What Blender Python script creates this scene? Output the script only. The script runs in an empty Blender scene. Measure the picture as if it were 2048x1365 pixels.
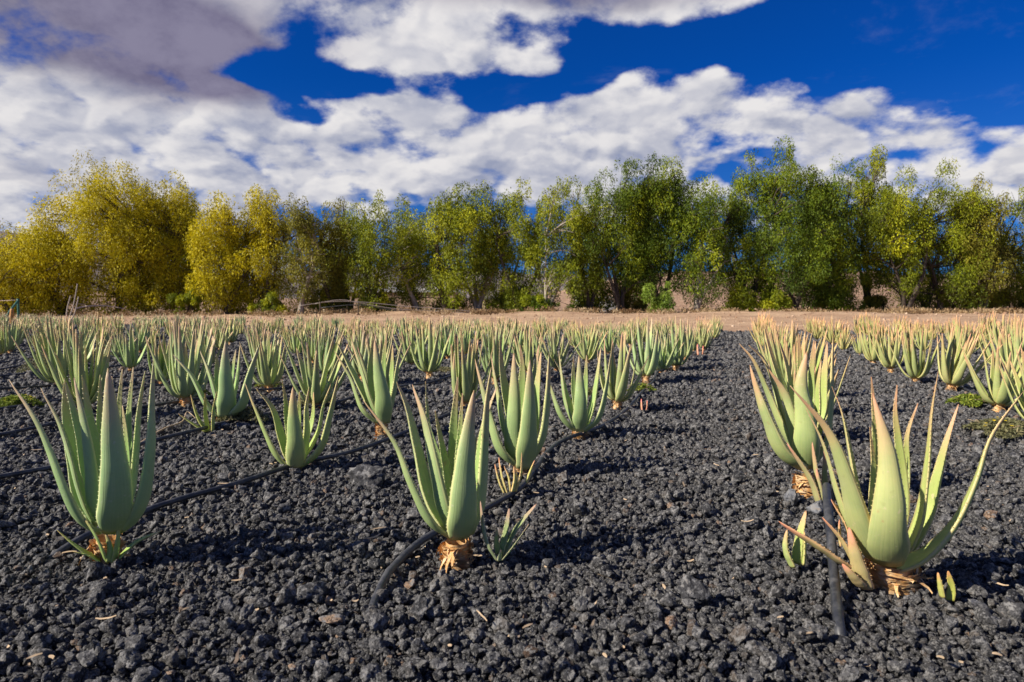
import bpy, math, random
import numpy as np
from mathutils import Vector, Matrix, noise as mnoise

random.seed(7); RNG = np.random.default_rng(7)
R = math.radians
scene = bpy.context.scene

# ------------------------------------------------------------------ camera
CAM_H = 0.65; FPX = 24.0 / 36.0 * 2048.0; PITCH = math.atan(67.5 / FPX)
cam_d = bpy.data.cameras.new('camera'); cam = bpy.data.objects.new('camera', cam_d)
scene.collection.objects.link(cam); scene.camera = cam
cam_d.lens = 24; cam_d.sensor_width = 36; cam_d.clip_start = 0.05; cam_d.clip_end = 6000
cam.location = (0, 0, CAM_H); cam.rotation_euler = (math.pi / 2 - PITCH, 0, 0)
cam_d.dof.use_dof = True; cam_d.dof.focus_distance = 2.3; cam_d.dof.aperture_fstop = 7.1

# ------------------------------------------------------------------ light
SUN_EL = R(33); SUN_TO = Vector((-1.0, -0.36, 0)).normalized()      # horizontal direction towards the sun
sun_vec = Vector((SUN_TO.x * math.cos(SUN_EL), SUN_TO.y * math.cos(SUN_EL), math.sin(SUN_EL)))
sd = bpy.data.lights.new('sun', 'SUN'); sd.energy = 5.0; sd.angle = R(0.5); sd.color = (1.0, 0.92, 0.79)
so = bpy.data.objects.new('sun', sd); scene.collection.objects.link(so)
so.rotation_euler = sun_vec.to_track_quat('Z', 'Y').to_euler(); so.location = (-8, -6, 9)
scene.view_settings.view_transform = 'Standard'; scene.view_settings.look = 'None'
scene.view_settings.exposure = 0.62; scene.view_settings.gamma = 1.0
scene.view_settings.use_curve_mapping = False
scene.cycles.use_denoising = True
scene.cycles.max_bounces = 6; scene.cycles.transparent_max_bounces = 8


def build_world():
    w = bpy.data.worlds.new('World'); scene.world = w; w.use_nodes = True
    nt = w.node_tree; N = nt.nodes; L = nt.links
    for n in list(N): N.remove(n)
    out = N.new('ShaderNodeOutputWorld'); bg = N.new('ShaderNodeBackground'); bg.inputs[1].default_value = 0.070
    L.new(bg.outputs[0], out.inputs[0])
    sky = N.new('ShaderNodeTexSky'); sky.sky_type = 'NISHITA'; sky.sun_disc = False
    sky.sun_elevation = SUN_EL; sky.sun_rotation = math.atan2(SUN_TO.x, SUN_TO.y)
    sky.altitude = 200; sky.dust_density = 0.3; sky.ozone_density = 3.0; sky.air_density = 1.0

    def math_(op, a, b=None, c=None, clamp=False):
        n = N.new('ShaderNodeMath'); n.operation = op; n.use_clamp = clamp
        for i, v in enumerate((a, b, c)):
            if v is None: continue
            if isinstance(v, (int, float)): n.inputs[i].default_value = v
            else: L.new(v, n.inputs[i])
        return n.outputs[0]

    def smooth(v, a, b, lo=0.0, hi=1.0):
        n = N.new('ShaderNodeMapRange'); n.interpolation_type = 'SMOOTHSTEP'
        L.new(v, n.inputs[0])
        for i, q in ((1, a), (2, b), (3, lo), (4, hi)): n.inputs[i].default_value = q
        return n.outputs[0]

    def mixc(f, a, b, mode='MIX'):
        n = N.new('ShaderNodeMix'); n.data_type = 'RGBA'; n.blend_type = mode
        for s, v in ((n.inputs[0], f), (n.inputs[6], a), (n.inputs[7], b)):
            if isinstance(v, (int, float)): s.default_value = v
            elif isinstance(v, tuple): s.default_value = (*v, 1)
            else: L.new(v, s)
        return n.outputs[2]

    tc = N.new('ShaderNodeTexCoord'); sep = N.new('ShaderNodeSeparateXYZ'); L.new(tc.outputs['Generated'], sep.inputs[0])
    x, y, z = sep.outputs
    az = math_('ARCTAN2', x, y); el = math_('ARCSINE', z)
    ae = N.new('ShaderNodeCombineXYZ'); L.new(az, ae.inputs[0]); L.new(el, ae.inputs[1])
    # cloud deck coordinates: direction projected on a high plane
    zz = math_('ADD', math_('MAXIMUM', z, 0.0), 0.16)
    pl = N.new('ShaderNodeCombineXYZ'); L.new(math_('DIVIDE', x, zz), pl.inputs[0]); L.new(math_('DIVIDE', y, zz), pl.inputs[1])

    def fbm(vec, scale, detail, rough=0.55, dist=0.0):
        n = N.new('ShaderNodeTexNoise'); n.noise_dimensions = '3D'; L.new(vec, n.inputs['Vector'])
        n.inputs['Scale'].default_value = scale; n.inputs['Detail'].default_value = detail
        n.inputs['Roughness'].default_value = rough; n.inputs['Distortion'].default_value = dist
        return n.outputs[0]

    def shifted(vec, d):
        n = N.new('ShaderNodeVectorMath'); n.operation = 'ADD'; L.new(vec, n.inputs[0]); n.inputs[1].default_value = d
        return n.outputs[0]
    P = pl.outputs[0]
    # warp the angular coordinates a little so the masses have ragged borders
    wn = N.new('ShaderNodeTexNoise'); L.new(P, wn.inputs['Vector']); wn.inputs['Scale'].default_value = 2.6; wn.inputs['Detail'].default_value = 6
    wv = N.new('ShaderNodeVectorMath'); wv.operation = 'MULTIPLY_ADD'
    L.new(wn.outputs['Color'], wv.inputs[0]); wv.inputs[1].default_value = (0.10, 0.055, 0); 
    ws = N.new('ShaderNodeVectorMath'); ws.operation = 'SUBTRACT'; L.new(ae.outputs[0], ws.inputs[0]); ws.inputs[1].default_value = (0.05, 0.0275, 0)
    L.new(ws.outputs[0], wv.inputs[2]); A = wv.outputs[0]

    def blob(cx, cy, rx, ry, rot=0, wgt=1.0):
        a = math.atan((cx - 1024) / FPX); e = math.atan((615 - cy) / FPX * math.cos(a))
        m = N.new('ShaderNodeMapping'); m.vector_type = 'TEXTURE'; L.new(A, m.inputs[0])
        m.inputs['Location'].default_value = (a, e, 0); m.inputs['Rotation'].default_value = (0, 0, R(rot))
        m.inputs['Scale'].default_value = (rx / FPX, ry / FPX, 1)
        ln = N.new('ShaderNodeVectorMath'); ln.operation = 'LENGTH'; L.new(m.outputs[0], ln.inputs[0])
        return smooth(ln.outputs['Value'], 1.45, 0.35, 0.0, wgt)

    def total(lst):
        s = None
        for b in lst:
            o = blob(*b); s = o if s is None else math_('ADD', s, o)
        return s
    masses = [  # cloud masses (+) and clear gaps (-), by direction
        (190, 50, 400, 150, 0, 1.0), (450, 60, 130, 110, 0, .8), (130, 240, 300, 90, 0, .9), (380, 260, 200, 80, 0, .8),
        (90, 390, 430, 130, 0, 1.3), (470, 215, 90, 40, 0, .7),
        (900, -20, 600, 80, 0, 1.0), (1220, 0, 290, 74, 0, 1.0), (790, 75, 150, 60, 0, .8), (900, 110, 140, 60, 0, .8), (1070, 115, 80, 40, 0, .55),
        (700, 207, 150, 28, 0, .65), (850, 195, 90, 45, 0, .7), (620, 330, 230, 70, 20, .9), (850, 330, 350, 100, 0, .9),
        (1100, 290, 330, 90, 0, .9), (1270, 125, 60, 45, 0, .8), (1300, 200, 240, 60, 12, .85), (1500, 205, 210, 62, -8, .95),
        (1250, 370, 320, 70, 0, .9), (1790, 192, 125, 30, 0, 1.0), (1700, 270, 260, 38, -4, .7), (1930, 320, 240, 60, -8, .8),
        (2010, 262, 40, 10, 0, .3), (1890, 152, 50, 8, 0, .55), (1840, 233, 70, 18, 0, .5), (1920, 247, 60, 15, 0, .35),
        (560, 110, 110, 80, 0, -1.1), (640, 165, 230, 26, 0, -1.1), (500, 140, 90, 40, 0, -.7), (980, 185, 120, 30, 0, -.8), (1150, 80, 170, 32, 0, -1.1), (985, 55, 50, 22, 0, -.9),
        (1800, 70, 420, 105, 0, -1.3), (1480, 85, 160, 50, 0, -1.0), (2000, 190, 140, 60, 0, -.6), (500, 295, 90, 18, 0, -.7),
        (440, 250, 60, 12, 0, -.35), (600, 235, 70, 16, 0, -.5), (1490, 285, 110, 20, 0, -.95), (900, 270, 45, 12, 0, -.5), (1210, 345, 70, 12, -20, -.4),
        (1180, 150, 70, 45, 0, -.8), (1100, 190, 90, 26, 0, -.5), (1300, 500, 300, 55, 0, -.6), (1750, 520, 300, 50, 0, -.6)]
    F = math_('MINIMUM', total(masses), 1.5)
    z2 = math_('ADD', math_('MAXIMUM', z, 0.0), 0.42)
    pl2 = N.new('ShaderNodeCombineXYZ'); L.new(math_('DIVIDE', x, z2), pl2.inputs[0]); L.new(math_('DIVIDE', y, z2), pl2.inputs[1])
    P2 = pl2.outputs[0]
    n1 = fbm(P2, 3.1, 10, 0.56, 0.15)
    n2 = fbm(shifted(P2, (-0.035, -0.05, 0)), 3.1, 10, 0.56, 0.15)
    ff = fbm(P2, 11.0, 9, 0.62)
    # rounded billows: smooth cell noise on a warped copy of the deck coordinates
    bw = N.new('ShaderNodeTexNoise'); L.new(P2, bw.inputs['Vector']); bw.inputs['Scale'].default_value = 6.0; bw.inputs['Detail'].default_value = 7
    ba = N.new('ShaderNodeVectorMath'); ba.operation = 'MULTIPLY_ADD'; L.new(bw.outputs['Color'], ba.inputs[0]); ba.inputs[1].default_value = (0.16, 0.16, 0.16); L.new(P2, ba.inputs[2])

    def billow(scale, d):
        v = N.new('ShaderNodeTexVoronoi'); v.voronoi_dimensions = '2D'; v.feature = 'SMOOTH_F1'; v.inputs['Smoothness'].default_value = 0.35
        L.new(shifted(ba.outputs[0], d), v.inputs['Vector']); v.inputs['Scale'].default_value = scale
        return math_('SUBTRACT', 1.0, v.outputs['Distance'])
    b1 = math_('ADD', math_('MULTIPLY', billow(7.5, (0, 0, 0)), 0.65), math_('MULTIPLY', billow(18, (0, 0, 0)), 0.35))
    b2 = math_('ADD', math_('MULTIPLY', billow(7.5, (-0.018, -0.030, 0)), 0.65), math_('MULTIPLY', billow(18, (-0.018, -0.030, 0)), 0.35))
    brel = smooth(math_('SUBTRACT', b1, b2), -0.16, 0.16)
    dens = math_('ADD', math_('MULTIPLY', F, 0.52), math_('MULTIPLY', math_('SUBTRACT', n1, 0.5), 2.9))
    dens = math_('ADD', dens, math_('MULTIPLY', math_('SUBTRACT', ff, 0.5), 1.15))
    dens = math_('ADD', dens, math_('MULTIPLY', math_('SUBTRACT', b1, 0.60), 1.1))
    wisp = math_('MULTIPLY', smooth(fbm(P, 1.4, 9, 0.62, 0.4), 0.56, 0.80), 0.30)
    alpha = math_('MAXIMUM', smooth(dens, 0.0, 0.60), wisp)
    # relief: brighter where the deck rises towards the sun, greyer in thick middles and low parts
    rel = smooth(math_('SUBTRACT', n1, n2), -0.085, 0.075)
    puff = smooth(ff, 0.36, 0.62)
    thick = smooth(dens, 0.35, 1.25)
    lum = math_('ADD', math_('MULTIPLY', rel, 0.55), math_('ADD', math_('MULTIPLY', brel, 0.38), math_('MULTIPLY', puff, 0.22)))
    lum = math_('SUBTRACT', lum, math_('MULTIPLY', thick, 0.22))
    cloud = mixc(math_('MAXIMUM', lum, 0.0), (2.9, 3.2, 4.4), (7.6, 7.4, 7.4))
    dark = total([(170, 40, 420, 120, 0, 1.0), (420, 120, 150, 70, -25, .65), (330, 150, 120, 60, 0, .4), (1020, -35, 620, 60, 0, .75), (1230, 10, 250, 32, 0, .35), (40, 345, 150, 30, 0, .25)])
    dk = math_('MULTIPLY', smooth(dark, 0.0, 1.15), math_('ADD', 0.62, math_('MULTIPLY', n1, 0.7)), clamp=True)
    darkc = mixc(smooth(math_('ADD', math_('MULTIPLY', n1, .6), math_('MULTIPLY', ff, .4)), 0.38, 0.62), (1.1, 1.0, 1.85), (2.3, 2.15, 3.1))
    cloud = mixc(dk, cloud, darkc)
    blue = mixc(1.0, sky.outputs[0], (0.01, 0.26, 0.80), 'MULTIPLY')
    hz = smooth(el, 0.0, 0.32, 0.40, 0.0)
    blue = mixc(hz, blue, (0.9, 2.2, 4.6))
    col = mixc(alpha, blue, cloud)
    L.new(col, bg.inputs[0])


build_world()

# ------------------------------------------------------------------ helpers
COL = scene.collection


def ray(px, py):
    v = Vector(((px - 1024) / FPX, -(py - 682.5) / FPX, -1.0))
    v.rotate(cam.rotation_euler); return v


def at_depth(px, py, Y):
    d = ray(px, py); return Vector((0, 0, CAM_H)) + d * (Y / d.y)


def on_ground(px, py):
    d = ray(px, py); return Vector((0, 0, CAM_H)) + d * (-CAM_H / d.z)


def gz(x, y):
    """gentle unevenness of the gravel bed (numpy friendly)"""
    near = 0.55 + 0.45 * np.clip((y - 2.0) / 4.0, 0, 1)
    return near * (0.010 * np.sin(x * 4.1 + 1.3 * np.sin(y * 2.3)) + 0.009 * np.sin(y * 5.2 + 0.8 + np.sin(x * 3.1))
                   + 0.006 * np.sin(x * 9.7 + y * 7.9) + 0.005 * np.sin(y * 13.1 - x * 6.3))


def tag(o, label=None, cat=None, group=None, kind=None):
    if label: o['label'] = label
    if cat: o['category'] = cat
    if group: o['group'] = group
    if kind: o['kind'] = kind
    return o


def link(name, me, mat=None, parent=None, loc=None):
    o = bpy.data.objects.new(name, me); COL.objects.link(o)
    if mat is not None and me is not None and not me.materials: me.materials.append(mat)
    if parent: o.parent = parent
    if loc is not None: o.location = loc
    return o


def empty(name, loc, rz=0):
    o = bpy.data.objects.new(name, None); COL.objects.link(o)
    o.location = loc; o.rotation_euler = (0, 0, rz); o.empty_display_size = 0.1
    return o


def copy_tree(o, parent=None):
    c = o.copy(); COL.objects.link(c); c.parent = parent
    for ch in o.children: copy_tree(ch, c)
    return c


def mesh_np(name, V, F, smooth=True, attrs=None, mat=None):
    """V (n,3), F list/array of faces; attrs: {name: point float array}"""
    me = bpy.data.meshes.new(name)
    if isinstance(F, np.ndarray):
        n = len(V); k = F.shape[1]; m = len(F)
        me.vertices.add(n); me.vertices.foreach_set('co', np.ascontiguousarray(V, dtype=np.float32).ravel())
        me.loops.add(m * k); me.loops.foreach_set('vertex_index', F.astype(np.int32).ravel())
        me.polygons.add(m); me.polygons.foreach_set('loop_start', np.arange(0, m * k, k, dtype=np.int32))
        me.update(calc_edges=True)
    else:
        me.from_pydata([tuple(v) for v in V], [], F); me.update()
    if smooth: me.polygons.foreach_set('use_smooth', np.ones(len(me.polygons), dtype=bool))
    for k, a in (attrs or {}).items():
        dom = 'POINT' if len(a) == len(me.vertices) else 'FACE'
        at = me.attributes.new(k, 'FLOAT', dom); at.data.foreach_set('value', np.asarray(a, dtype=np.float32))
    if mat: me.materials.append(mat)
    return me


# ------------------------------------------------------------------ materials
class MatB:
    def __init__(s, name):
        s.m = bpy.data.materials.new(name); s.m.use_nodes = True
        s.nt = s.m.node_tree; s.N = s.nt.nodes; s.L = s.nt.links
        s.bsdf = s.N['Principled BSDF']; s.out = s.N['Material Output']
        s.tc = s.N.new('ShaderNodeTexCoord'); s.oi = s.N.new('ShaderNodeObjectInfo')

    def put(s, v, sock):
        if isinstance(v, (int, float)): sock.default_value = v
        elif isinstance(v, tuple): sock.default_value = (*v, 1) if len(v) == 3 and sock.type == 'RGBA' else v
        else: s.L.new(v, sock)

    def math(s, op, a, b=0.0, clamp=False):
        n = s.N.new('ShaderNodeMath'); n.operation = op; n.use_clamp = clamp; s.put(a, n.inputs[0]); s.put(b, n.inputs[1]); return n.outputs[0]

    def mix(s, f, a, b, mode='MIX'):
        n = s.N.new('ShaderNodeMix'); n.data_type = 'RGBA'; n.blend_type = mode
        s.put(f, n.inputs[0]); s.put(a, n.inputs[6]); s.put(b, n.inputs[7]); return n.outputs[2]

    def rng(s, v, a, b, lo=0.0, hi=1.0, smooth=True):
        n = s.N.new('ShaderNodeMapRange'); n.interpolation_type = 'SMOOTHSTEP' if smooth else 'LINEAR'
        s.put(v, n.inputs[0])
        for i, q in ((1, a), (2, b), (3, lo), (4, hi)): n.inputs[i].default_value = q
        return n.outputs[0]

    def noise(s, scale, detail=4, rough=0.55, vec=None, scl=None):
        n = s.N.new('ShaderNodeTexNoise'); v = vec or s.tc.outputs['Object']
        if scl:
            mp = s.N.new('ShaderNodeMapping'); mp.inputs['Scale'].default_value = scl; s.L.new(v, mp.inputs[0]); v = mp.outputs[0]
        s.L.new(v, n.inputs['Vector']); n.inputs['Scale'].default_value = scale
        n.inputs['Detail'].default_value = detail; n.inputs['Roughness'].default_value = rough
        return n.outputs[0]

    def vor(s, scale, feature='F1'):
        n = s.N.new('ShaderNodeTexVoronoi'); n.feature = feature; s.L.new(s.tc.outputs['Object'], n.inputs['Vector'])
        n.inputs['Scale'].default_value = scale; return n.outputs['Distance']

    def attr(s, name):
        n = s.N.new('ShaderNodeAttribute'); n.attribute_name = name; return n.outputs['Fac']

    def ramp(s, v, stops, interp='LINEAR'):
        n = s.N.new('ShaderNodeValToRGB'); n.color_ramp.interpolation = interp; e = n.color_ramp.elements
        while len(e) < len(stops): e.new(0.5)
        for k, (p, c) in enumerate(stops): e[k].position = p; e[k].color = (*c, 1)
        s.put(v, n.inputs[0]); return n.outputs[0]

    def bump(s, h, strength, dist):
        n = s.N.new('ShaderNodeBump'); s.put(h, n.inputs['Height']); n.inputs['Strength'].default_value = strength
        n.inputs['Distance'].default_value = dist; s.L.new(n.outputs[0], s.bsdf.inputs['Normal'])

    def done(s, col, rough=0.8, spec=0.3):
        s.put(col, s.bsdf.inputs['Base Color']); s.put(rough, s.bsdf.inputs['Roughness'])
        s.bsdf.inputs['Specular IOR Level'].default_value = spec; return s.m


def mat_rock(name, stops, k=1.0, bd=0.004):
    b = MatB(name)
    base = b.ramp(b.oi.outputs['Random'], stops)
    n = b.noise(1.6 * k, 5, 0.65); f = b.noise(3.6 * k, 4, 0.7)
    c = b.mix(b.rng(n, 0.46, 0.62), base, (0.215, 0.210, 0.205))
    c = b.mix(b.rng(f, 0.34, 0.52, 0.92, 0.0), c, (0.012, 0.012, 0.013))
    c = b.mix(b.math('MULTIPLY', b.rng(b.noise(3.1 * k, 3), 0.60, 0.72), 0.45), c, (0.16, 0.11, 0.07))
    h = b.math('ADD', b.math('MULTIPLY', b.noise(4.2 * k, 6, 0.75), 1.0), b.math('MULTIPLY', b.rng(b.vor(4.0 * k), 0.0, 0.35), 0.6))
    b.bump(h, 1.0, bd)
    return b.done(c, 0.85, 0.35)


LAVA = [(0.0, (0.018, 0.018, 0.020)), (0.30, (0.040, 0.040, 0.043)), (0.55, (0.095, 0.093, 0.095)), (0.78, (0.034, 0.033, 0.034)),
        (0.93, (0.120, 0.110, 0.100)), (0.985, (0.11, 0.080, 0.060)), (1.0, (0.30, 0.19, 0.12))]
M_LAVA = mat_rock('lava_gravel_stone', LAVA)
M_LAVA_BIG = mat_rock('lava_stone', [(0, (0.04, 0.04, 0.044)), (1, (0.05, 0.049, 0.05))], 1.6)
M_RUST = mat_rock('rusty_stone', [(0, (0.075, 0.045, 0.028)), (1, (0.075, 0.045, 0.028))], 1.4)
M_TANST = mat_rock('tan_stone', [(0, (0.33, 0.22, 0.14)), (1, (0.33, 0.22, 0.14))], 0.7)
M_GREYST = mat_rock('grey_stone', [(0, (0.15, 0.155, 0.17)), (1, (0.15, 0.155, 0.17))], 0.7)


def mat_bed():
    b = MatB('gravel_bed')
    n = b.noise(60, 6, 0.7); v = b.vor(45)
    c = b.ramp(n, [(0.3, (0.02, 0.02, 0.023)), (0.55, (0.045, 0.045, 0.05)), (0.75, (0.085, 0.075, 0.07))])
    b.bump(b.math('ADD', v, n), 1.0, 0.02)
    return b.done(c, 0.95, 0.2)


def mat_dirt(name='dry_earth', pale=(0.52, 0.35, 0.215), dk=(0.33, 0.20, 0.12), s=1.0):
    b = MatB(name)
    n = b.noise(0.6 * s, 8, 0.65); f = b.noise(14 * s, 6, 0.7)
    c = b.mix(b.rng(n, 0.35, 0.65), dk, pale)
    c = b.mix(b.rng(f, 0.4, 0.65, 0.0, 0.6), c, (0.50, 0.36, 0.25))
    c = b.mix(b.rng(b.noise(2.2 * s, 4), 0.58, 0.7, 0, 0.5), c, (0.17, 0.10, 0.06))
    b.bump(b.math('ADD', f, n), 0.9, 0.05 / s)
    return b.done(c, 0.95, 0.15)


def mat_aloe():
    b = MatB('aloe_leaf'); t = b.attr('lt'); e = b.attr('le'); inner = b.attr('li')
    nb = b.noise(7, 5, 0.6); nf = b.noise(60, 4, 0.6)
    green = b.mix(b.rng(nb, 0.3, 0.7), (0.275, 0.375, 0.165), (0.375, 0.455, 0.195))
    green = b.mix(b.rng(t, 0.0, 0.10, 0.45, 0.0), green, (0.42, 0.40, 0.19))           # pale leaf base
    green = b.mix(b.math('MULTIPLY', inner, 0.45), green, (0.290, 0.420, 0.070))        # greener channel side
    # lengthwise streaks and faint cross bands
    st = b.noise(1.0, 3, 0.6, vec=b.comb(b.attr('la'), b.math('MULTIPLY', t, 1.2)), scl=(9, 1, 1)) if hasattr(b, 'comb') else nb
    green = b.mix(b.rng(st, 0.45, 0.75, 0, 0.30), green, (0.46, 0.51, 0.26))
    tipn = b.math('ADD', t, b.math('MULTIPLY', b.math('SUBTRACT', nb, 0.5), 0.55))
    c = b.mix(b.rng(tipn, 0.55, 1.0, 0.0, 0.88), green, (0.56, 0.320, 0.220))
    c = b.mix(b.math('MULTIPLY', b.rng(t, 0.955, 0.99), 0.75), c, (0.26, 0.12, 0.07))
    c = b.mix(b.rng(e, 0.45, 0.95, 0.0, 0.62), c, (0.68, 0.60, 0.30))                 # pale margin and teeth
    c = b.mix(b.rng(nf, 0.63, 0.69, 0, 0.45), c, (0.50, 0.47, 0.34))                   # small pale flecks
    c = b.mix(b.rng(b.noise(17, 3, 0.6), 0.66, 0.73, 0, 0.6), c, (0.33, 0.23, 0.12))   # brown scars
    dust = b.noise(2.6, 6, 0.7)
    c = b.mix(b.rng(dust, 0.46, 0.70, 0, 0.38), c, (0.44, 0.41, 0.31))                 # field dust
    c = b.mix(b.rng(b.noise(1.0, 3, 0.6, vec=b.comb(b.attr('la'), t), scl=(1.5, 16, 1)), 0.60, 0.68, 0, 0.28), c, (0.25, 0.28, 0.12))
    c = b.mix(1.0, c, b.oi.outputs['Color'], 'MULTIPLY')
    b.bump(b.math('ADD', b.math('MULTIPLY', nf, 0.3), b.math('ADD', nb, st)), 0.25, 0.004)
    b.bsdf.inputs['Subsurface Weight'].default_value = 0.12
    b.bsdf.inputs['Subsurface Radius'].default_value = (0.6, 1.0, 0.25); b.bsdf.inputs['Subsurface Scale'].default_value = 0.012
    return b.done(c, b.rng(nb, 0.3, 0.7, 0.42, 0.60), 0.35)


def _comb(self, a, c):
    n = self.N.new('ShaderNodeCombineXYZ'); self.put(a, n.inputs[0]); self.put(c, n.inputs[1]); return n.outputs[0]


MatB.comb = _comb


def mat_dry():
    b = MatB('dry_aloe_scale'); n = b.noise(45, 4, 0.6); m = b.noise(14, 3)
    c = b.ramp(n, [(0.25, (0.30, 0.14, 0.05)), (0.45, (0.58, 0.31, 0.11)), (0.6, (0.66, 0.46, 0.25)), (0.8, (0.74, 0.62, 0.44))])
    c = b.mix(b.rng(m, 0.48, 0.68, 0, 0.8), c, (0.20, 0.135, 0.085))
    b.bump(b.noise(120, 4), 0.5, 0.003)
    b.bsdf.inputs['Subsurface Weight'].default_value = 0.1; b.bsdf.inputs['Subsurface Scale'].default_value = 0.006
    return b.done(c, 0.7, 0.3)


def mat_hose():
    b = MatB('black_hose'); n = b.noise(25, 5, 0.65)
    c = b.mix(b.rng(n, 0.4, 0.7), (0.022, 0.024, 0.030), (0.085, 0.085, 0.088))
    b.bump(n, 0.2, 0.002)
    return b.done(c, b.rng(n, 0.3, 0.7, 0.35, 0.6), 0.45)


def mat_leaf(name, c1, c2, c3, trans=0.35):
    b = MatB(name); t = b.attr('tone')
    c = b.ramp(t, [(0.0, c1), (0.5, c2), (1.0, c3)])
    tr = b.N.new('ShaderNodeBsdfTranslucent'); b.L.new(c, tr.inputs[0])
    mx = b.N.new('ShaderNodeMixShader'); mx.inputs[0].default_value = trans
    b.done(c, 0.6, 0.25); b.L.new(b.bsdf.outputs[0], mx.inputs[1]); b.L.new(tr.outputs[0], mx.inputs[2])
    b.L.new(mx.outputs[0], b.out.inputs['Surface']); return b.m


def mat_bark(name, c1, c2):
    b = MatB(name); n = b.noise(3, 5, 0.7, scl=(3, 3, 0.6))
    b.bump(n, 0.8, 0.05); return b.done(b.mix(b.rng(n, 0.35, 0.65), c1, c2), 0.9, 0.2)


def mat_flat(name, col, rough=0.6, spec=0.3, var=0.25):
    b = MatB(name); n = b.noise(30, 4)
    return b.done(b.mix(b.rng(n, 0.3, 0.7, 0, var), col, tuple(v * 0.5 for v in col)), rough, spec)


M_BED = mat_bed(); M_DIRT = mat_dirt(); M_ALOE = mat_aloe(); M_DRY = mat_dry(); M_HOSE = mat_hose()
M_HILL = mat_dirt('hill_earth', (0.40, 0.25, 0.16), (0.26, 0.16, 0.10), 0.12)
M_MOUNT = mat_dirt('mountain_rock', (0.17, 0.16, 0.17), (0.11, 0.11, 0.14), 0.02)
M_STRAW = mat_flat('straw', (0.50, 0.37, 0.24), 0.9, 0.1, .6)
M_TWIG = mat_flat('pale_dead_wood', (0.50, 0.40, 0.32), 0.85, 0.2)
M_GREENPAINT = mat_flat('green_painted_metal', (0.035, 0.14, 0.10), 0.5, 0.4)
M_WHITE = mat_flat('white_sheeting', (0.62, 0.64, 0.66), 0.6, 0.3)
M_BARK_D = mat_bark('dark_bark', (0.055, 0.042, 0.032), (0.12, 0.095, 0.07))
M_BARK_P = mat_bark('pale_bark', (0.30, 0.25, 0.20), (0.46, 0.40, 0.33))
OLIVE = mat_leaf('olive_foliage', (0.060, 0.082, 0.006), (0.205, 0.245, 0.008), (0.50, 0.49, 0.012), 0.25)
GREEN = mat_leaf('green_foliage', (0.028, 0.050, 0.005), (0.105, 0.160, 0.007), (0.36, 0.40, 0.012), 0.25)
FLARE_TINT = mat_leaf('flare_tinted_foliage', (0.16, 0.145, 0.007), (0.50, 0.43, 0.009), (0.80, 0.68, 0.014), 0.32)  # warm lens-flare glow painted into the left trees' leaf colour
BROWNY = mat_leaf('brownish_foliage', (0.085, 0.080, 0.014), (0.21, 0.20, 0.018), (0.42, 0.37, 0.035), 0.3)
FRESH = mat_leaf('fresh_green_foliage', (0.09, 0.15, 0.02), (0.20, 0.29, 0.03), (0.34, 0.44, 0.06), 0.3)
WEED = mat_leaf('weed_foliage', (0.08, 0.13, 0.02), (0.20, 0.26, 0.03), (0.36, 0.38, 0.06), 0.3)
WEED_DRY = mat_leaf('dull_weed_foliage', (0.10, 0.10, 0.05), (0.18, 0.18, 0.08), (0.32, 0.28, 0.14), 0.3)
YELLOW = mat_flat('yellow_petal', (0.85, 0.60, 0.02), 0.6, 0.2, 0.1)

# ------------------------------------------------------------------ terrain
TH = R(19.04); RV = np.array([math.sin(TH), math.cos(TH)]); NV = np.array([math.cos(TH), -math.sin(TH)])
FIELD_END = 18.8


def uv_of(x, y): return x * NV[0] + y * NV[1], x * RV[0] + y * RV[1]


def xy_of(u, v): return u * NV[0] + v * RV[0], u * NV[1] + v * RV[1]


def dirt_z(x, y):
    _, v = uv_of(x, y)
    rise = 0.30 * np.clip((v - FIELD_END) / 20, 0, 1) ** 1.3
    w = np.clip((v - FIELD_END) / 2, 0, 1)
    return -0.028 + rise + w * (0.03 * np.sin(x * 0.9 + np.sin(y * .7)) * np.sin(y * 0.8) + 0.02 * np.sin(x * 3.1 + y * 2.2)) + 0.09 * np.exp(-((v - 37.5) / 1.6) ** 2) * (1 + np.sin(x * .55 + 1.3 * np.sin(x * .21)))


def grid_sheet(name, xs, ys, zf, mat, kind='structure'):
    X, Y = np.meshgrid(xs, ys); Z = zf(X, Y)
    V = np.stack([X.ravel(), Y.ravel(), Z.ravel()], 1)
    nx, ny = len(xs), len(ys)
    i = (np.arange(ny - 1)[:, None] * nx + np.arange(nx - 1)[None, :]).ravel()
    F = np.stack([i, i + 1, i + nx + 1, i + nx], 1)
    o = link(name, mesh_np(name, V, F, mat=mat)); o['kind'] = kind
    return o


xs = np.concatenate([[-3000, -1200, -500, -200, -100], np.linspace(-60, 60, 241), [100, 200, 500, 1200, 3000]])
ys = np.concatenate([[-3000, -800, -200, -60, -20, -5], np.linspace(0, 60, 161), [70, 100, 200, 500, 1200, 3000]])
grid_sheet('ground', xs, ys, dirt_z, M_DIRT)

# gravel bed sheet in (u, v)
us = np.linspace(-34, 16, 501); vs = np.linspace(-3, FIELD_END, 219)
U, Vv = np.meshgrid(us, vs); X, Y = xy_of(U, Vv + 0.10 * np.sin(U * 1.7) * (Vv > 18.7))
Vt = np.stack([X.ravel(), Y.ravel(), gz(X, Y).ravel() - 0.017], 1)
i = (np.arange(len(vs) - 1)[:, None] * len(us) + np.arange(len(us) - 1)[None, :]).ravel()
o = link('gravel_bed', mesh_np('gravel_bed', Vt, np.stack([i, i + 1, i + len(us) + 1, i + len(us)], 1), mat=M_BED)); o['kind'] = 'structure'


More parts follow.
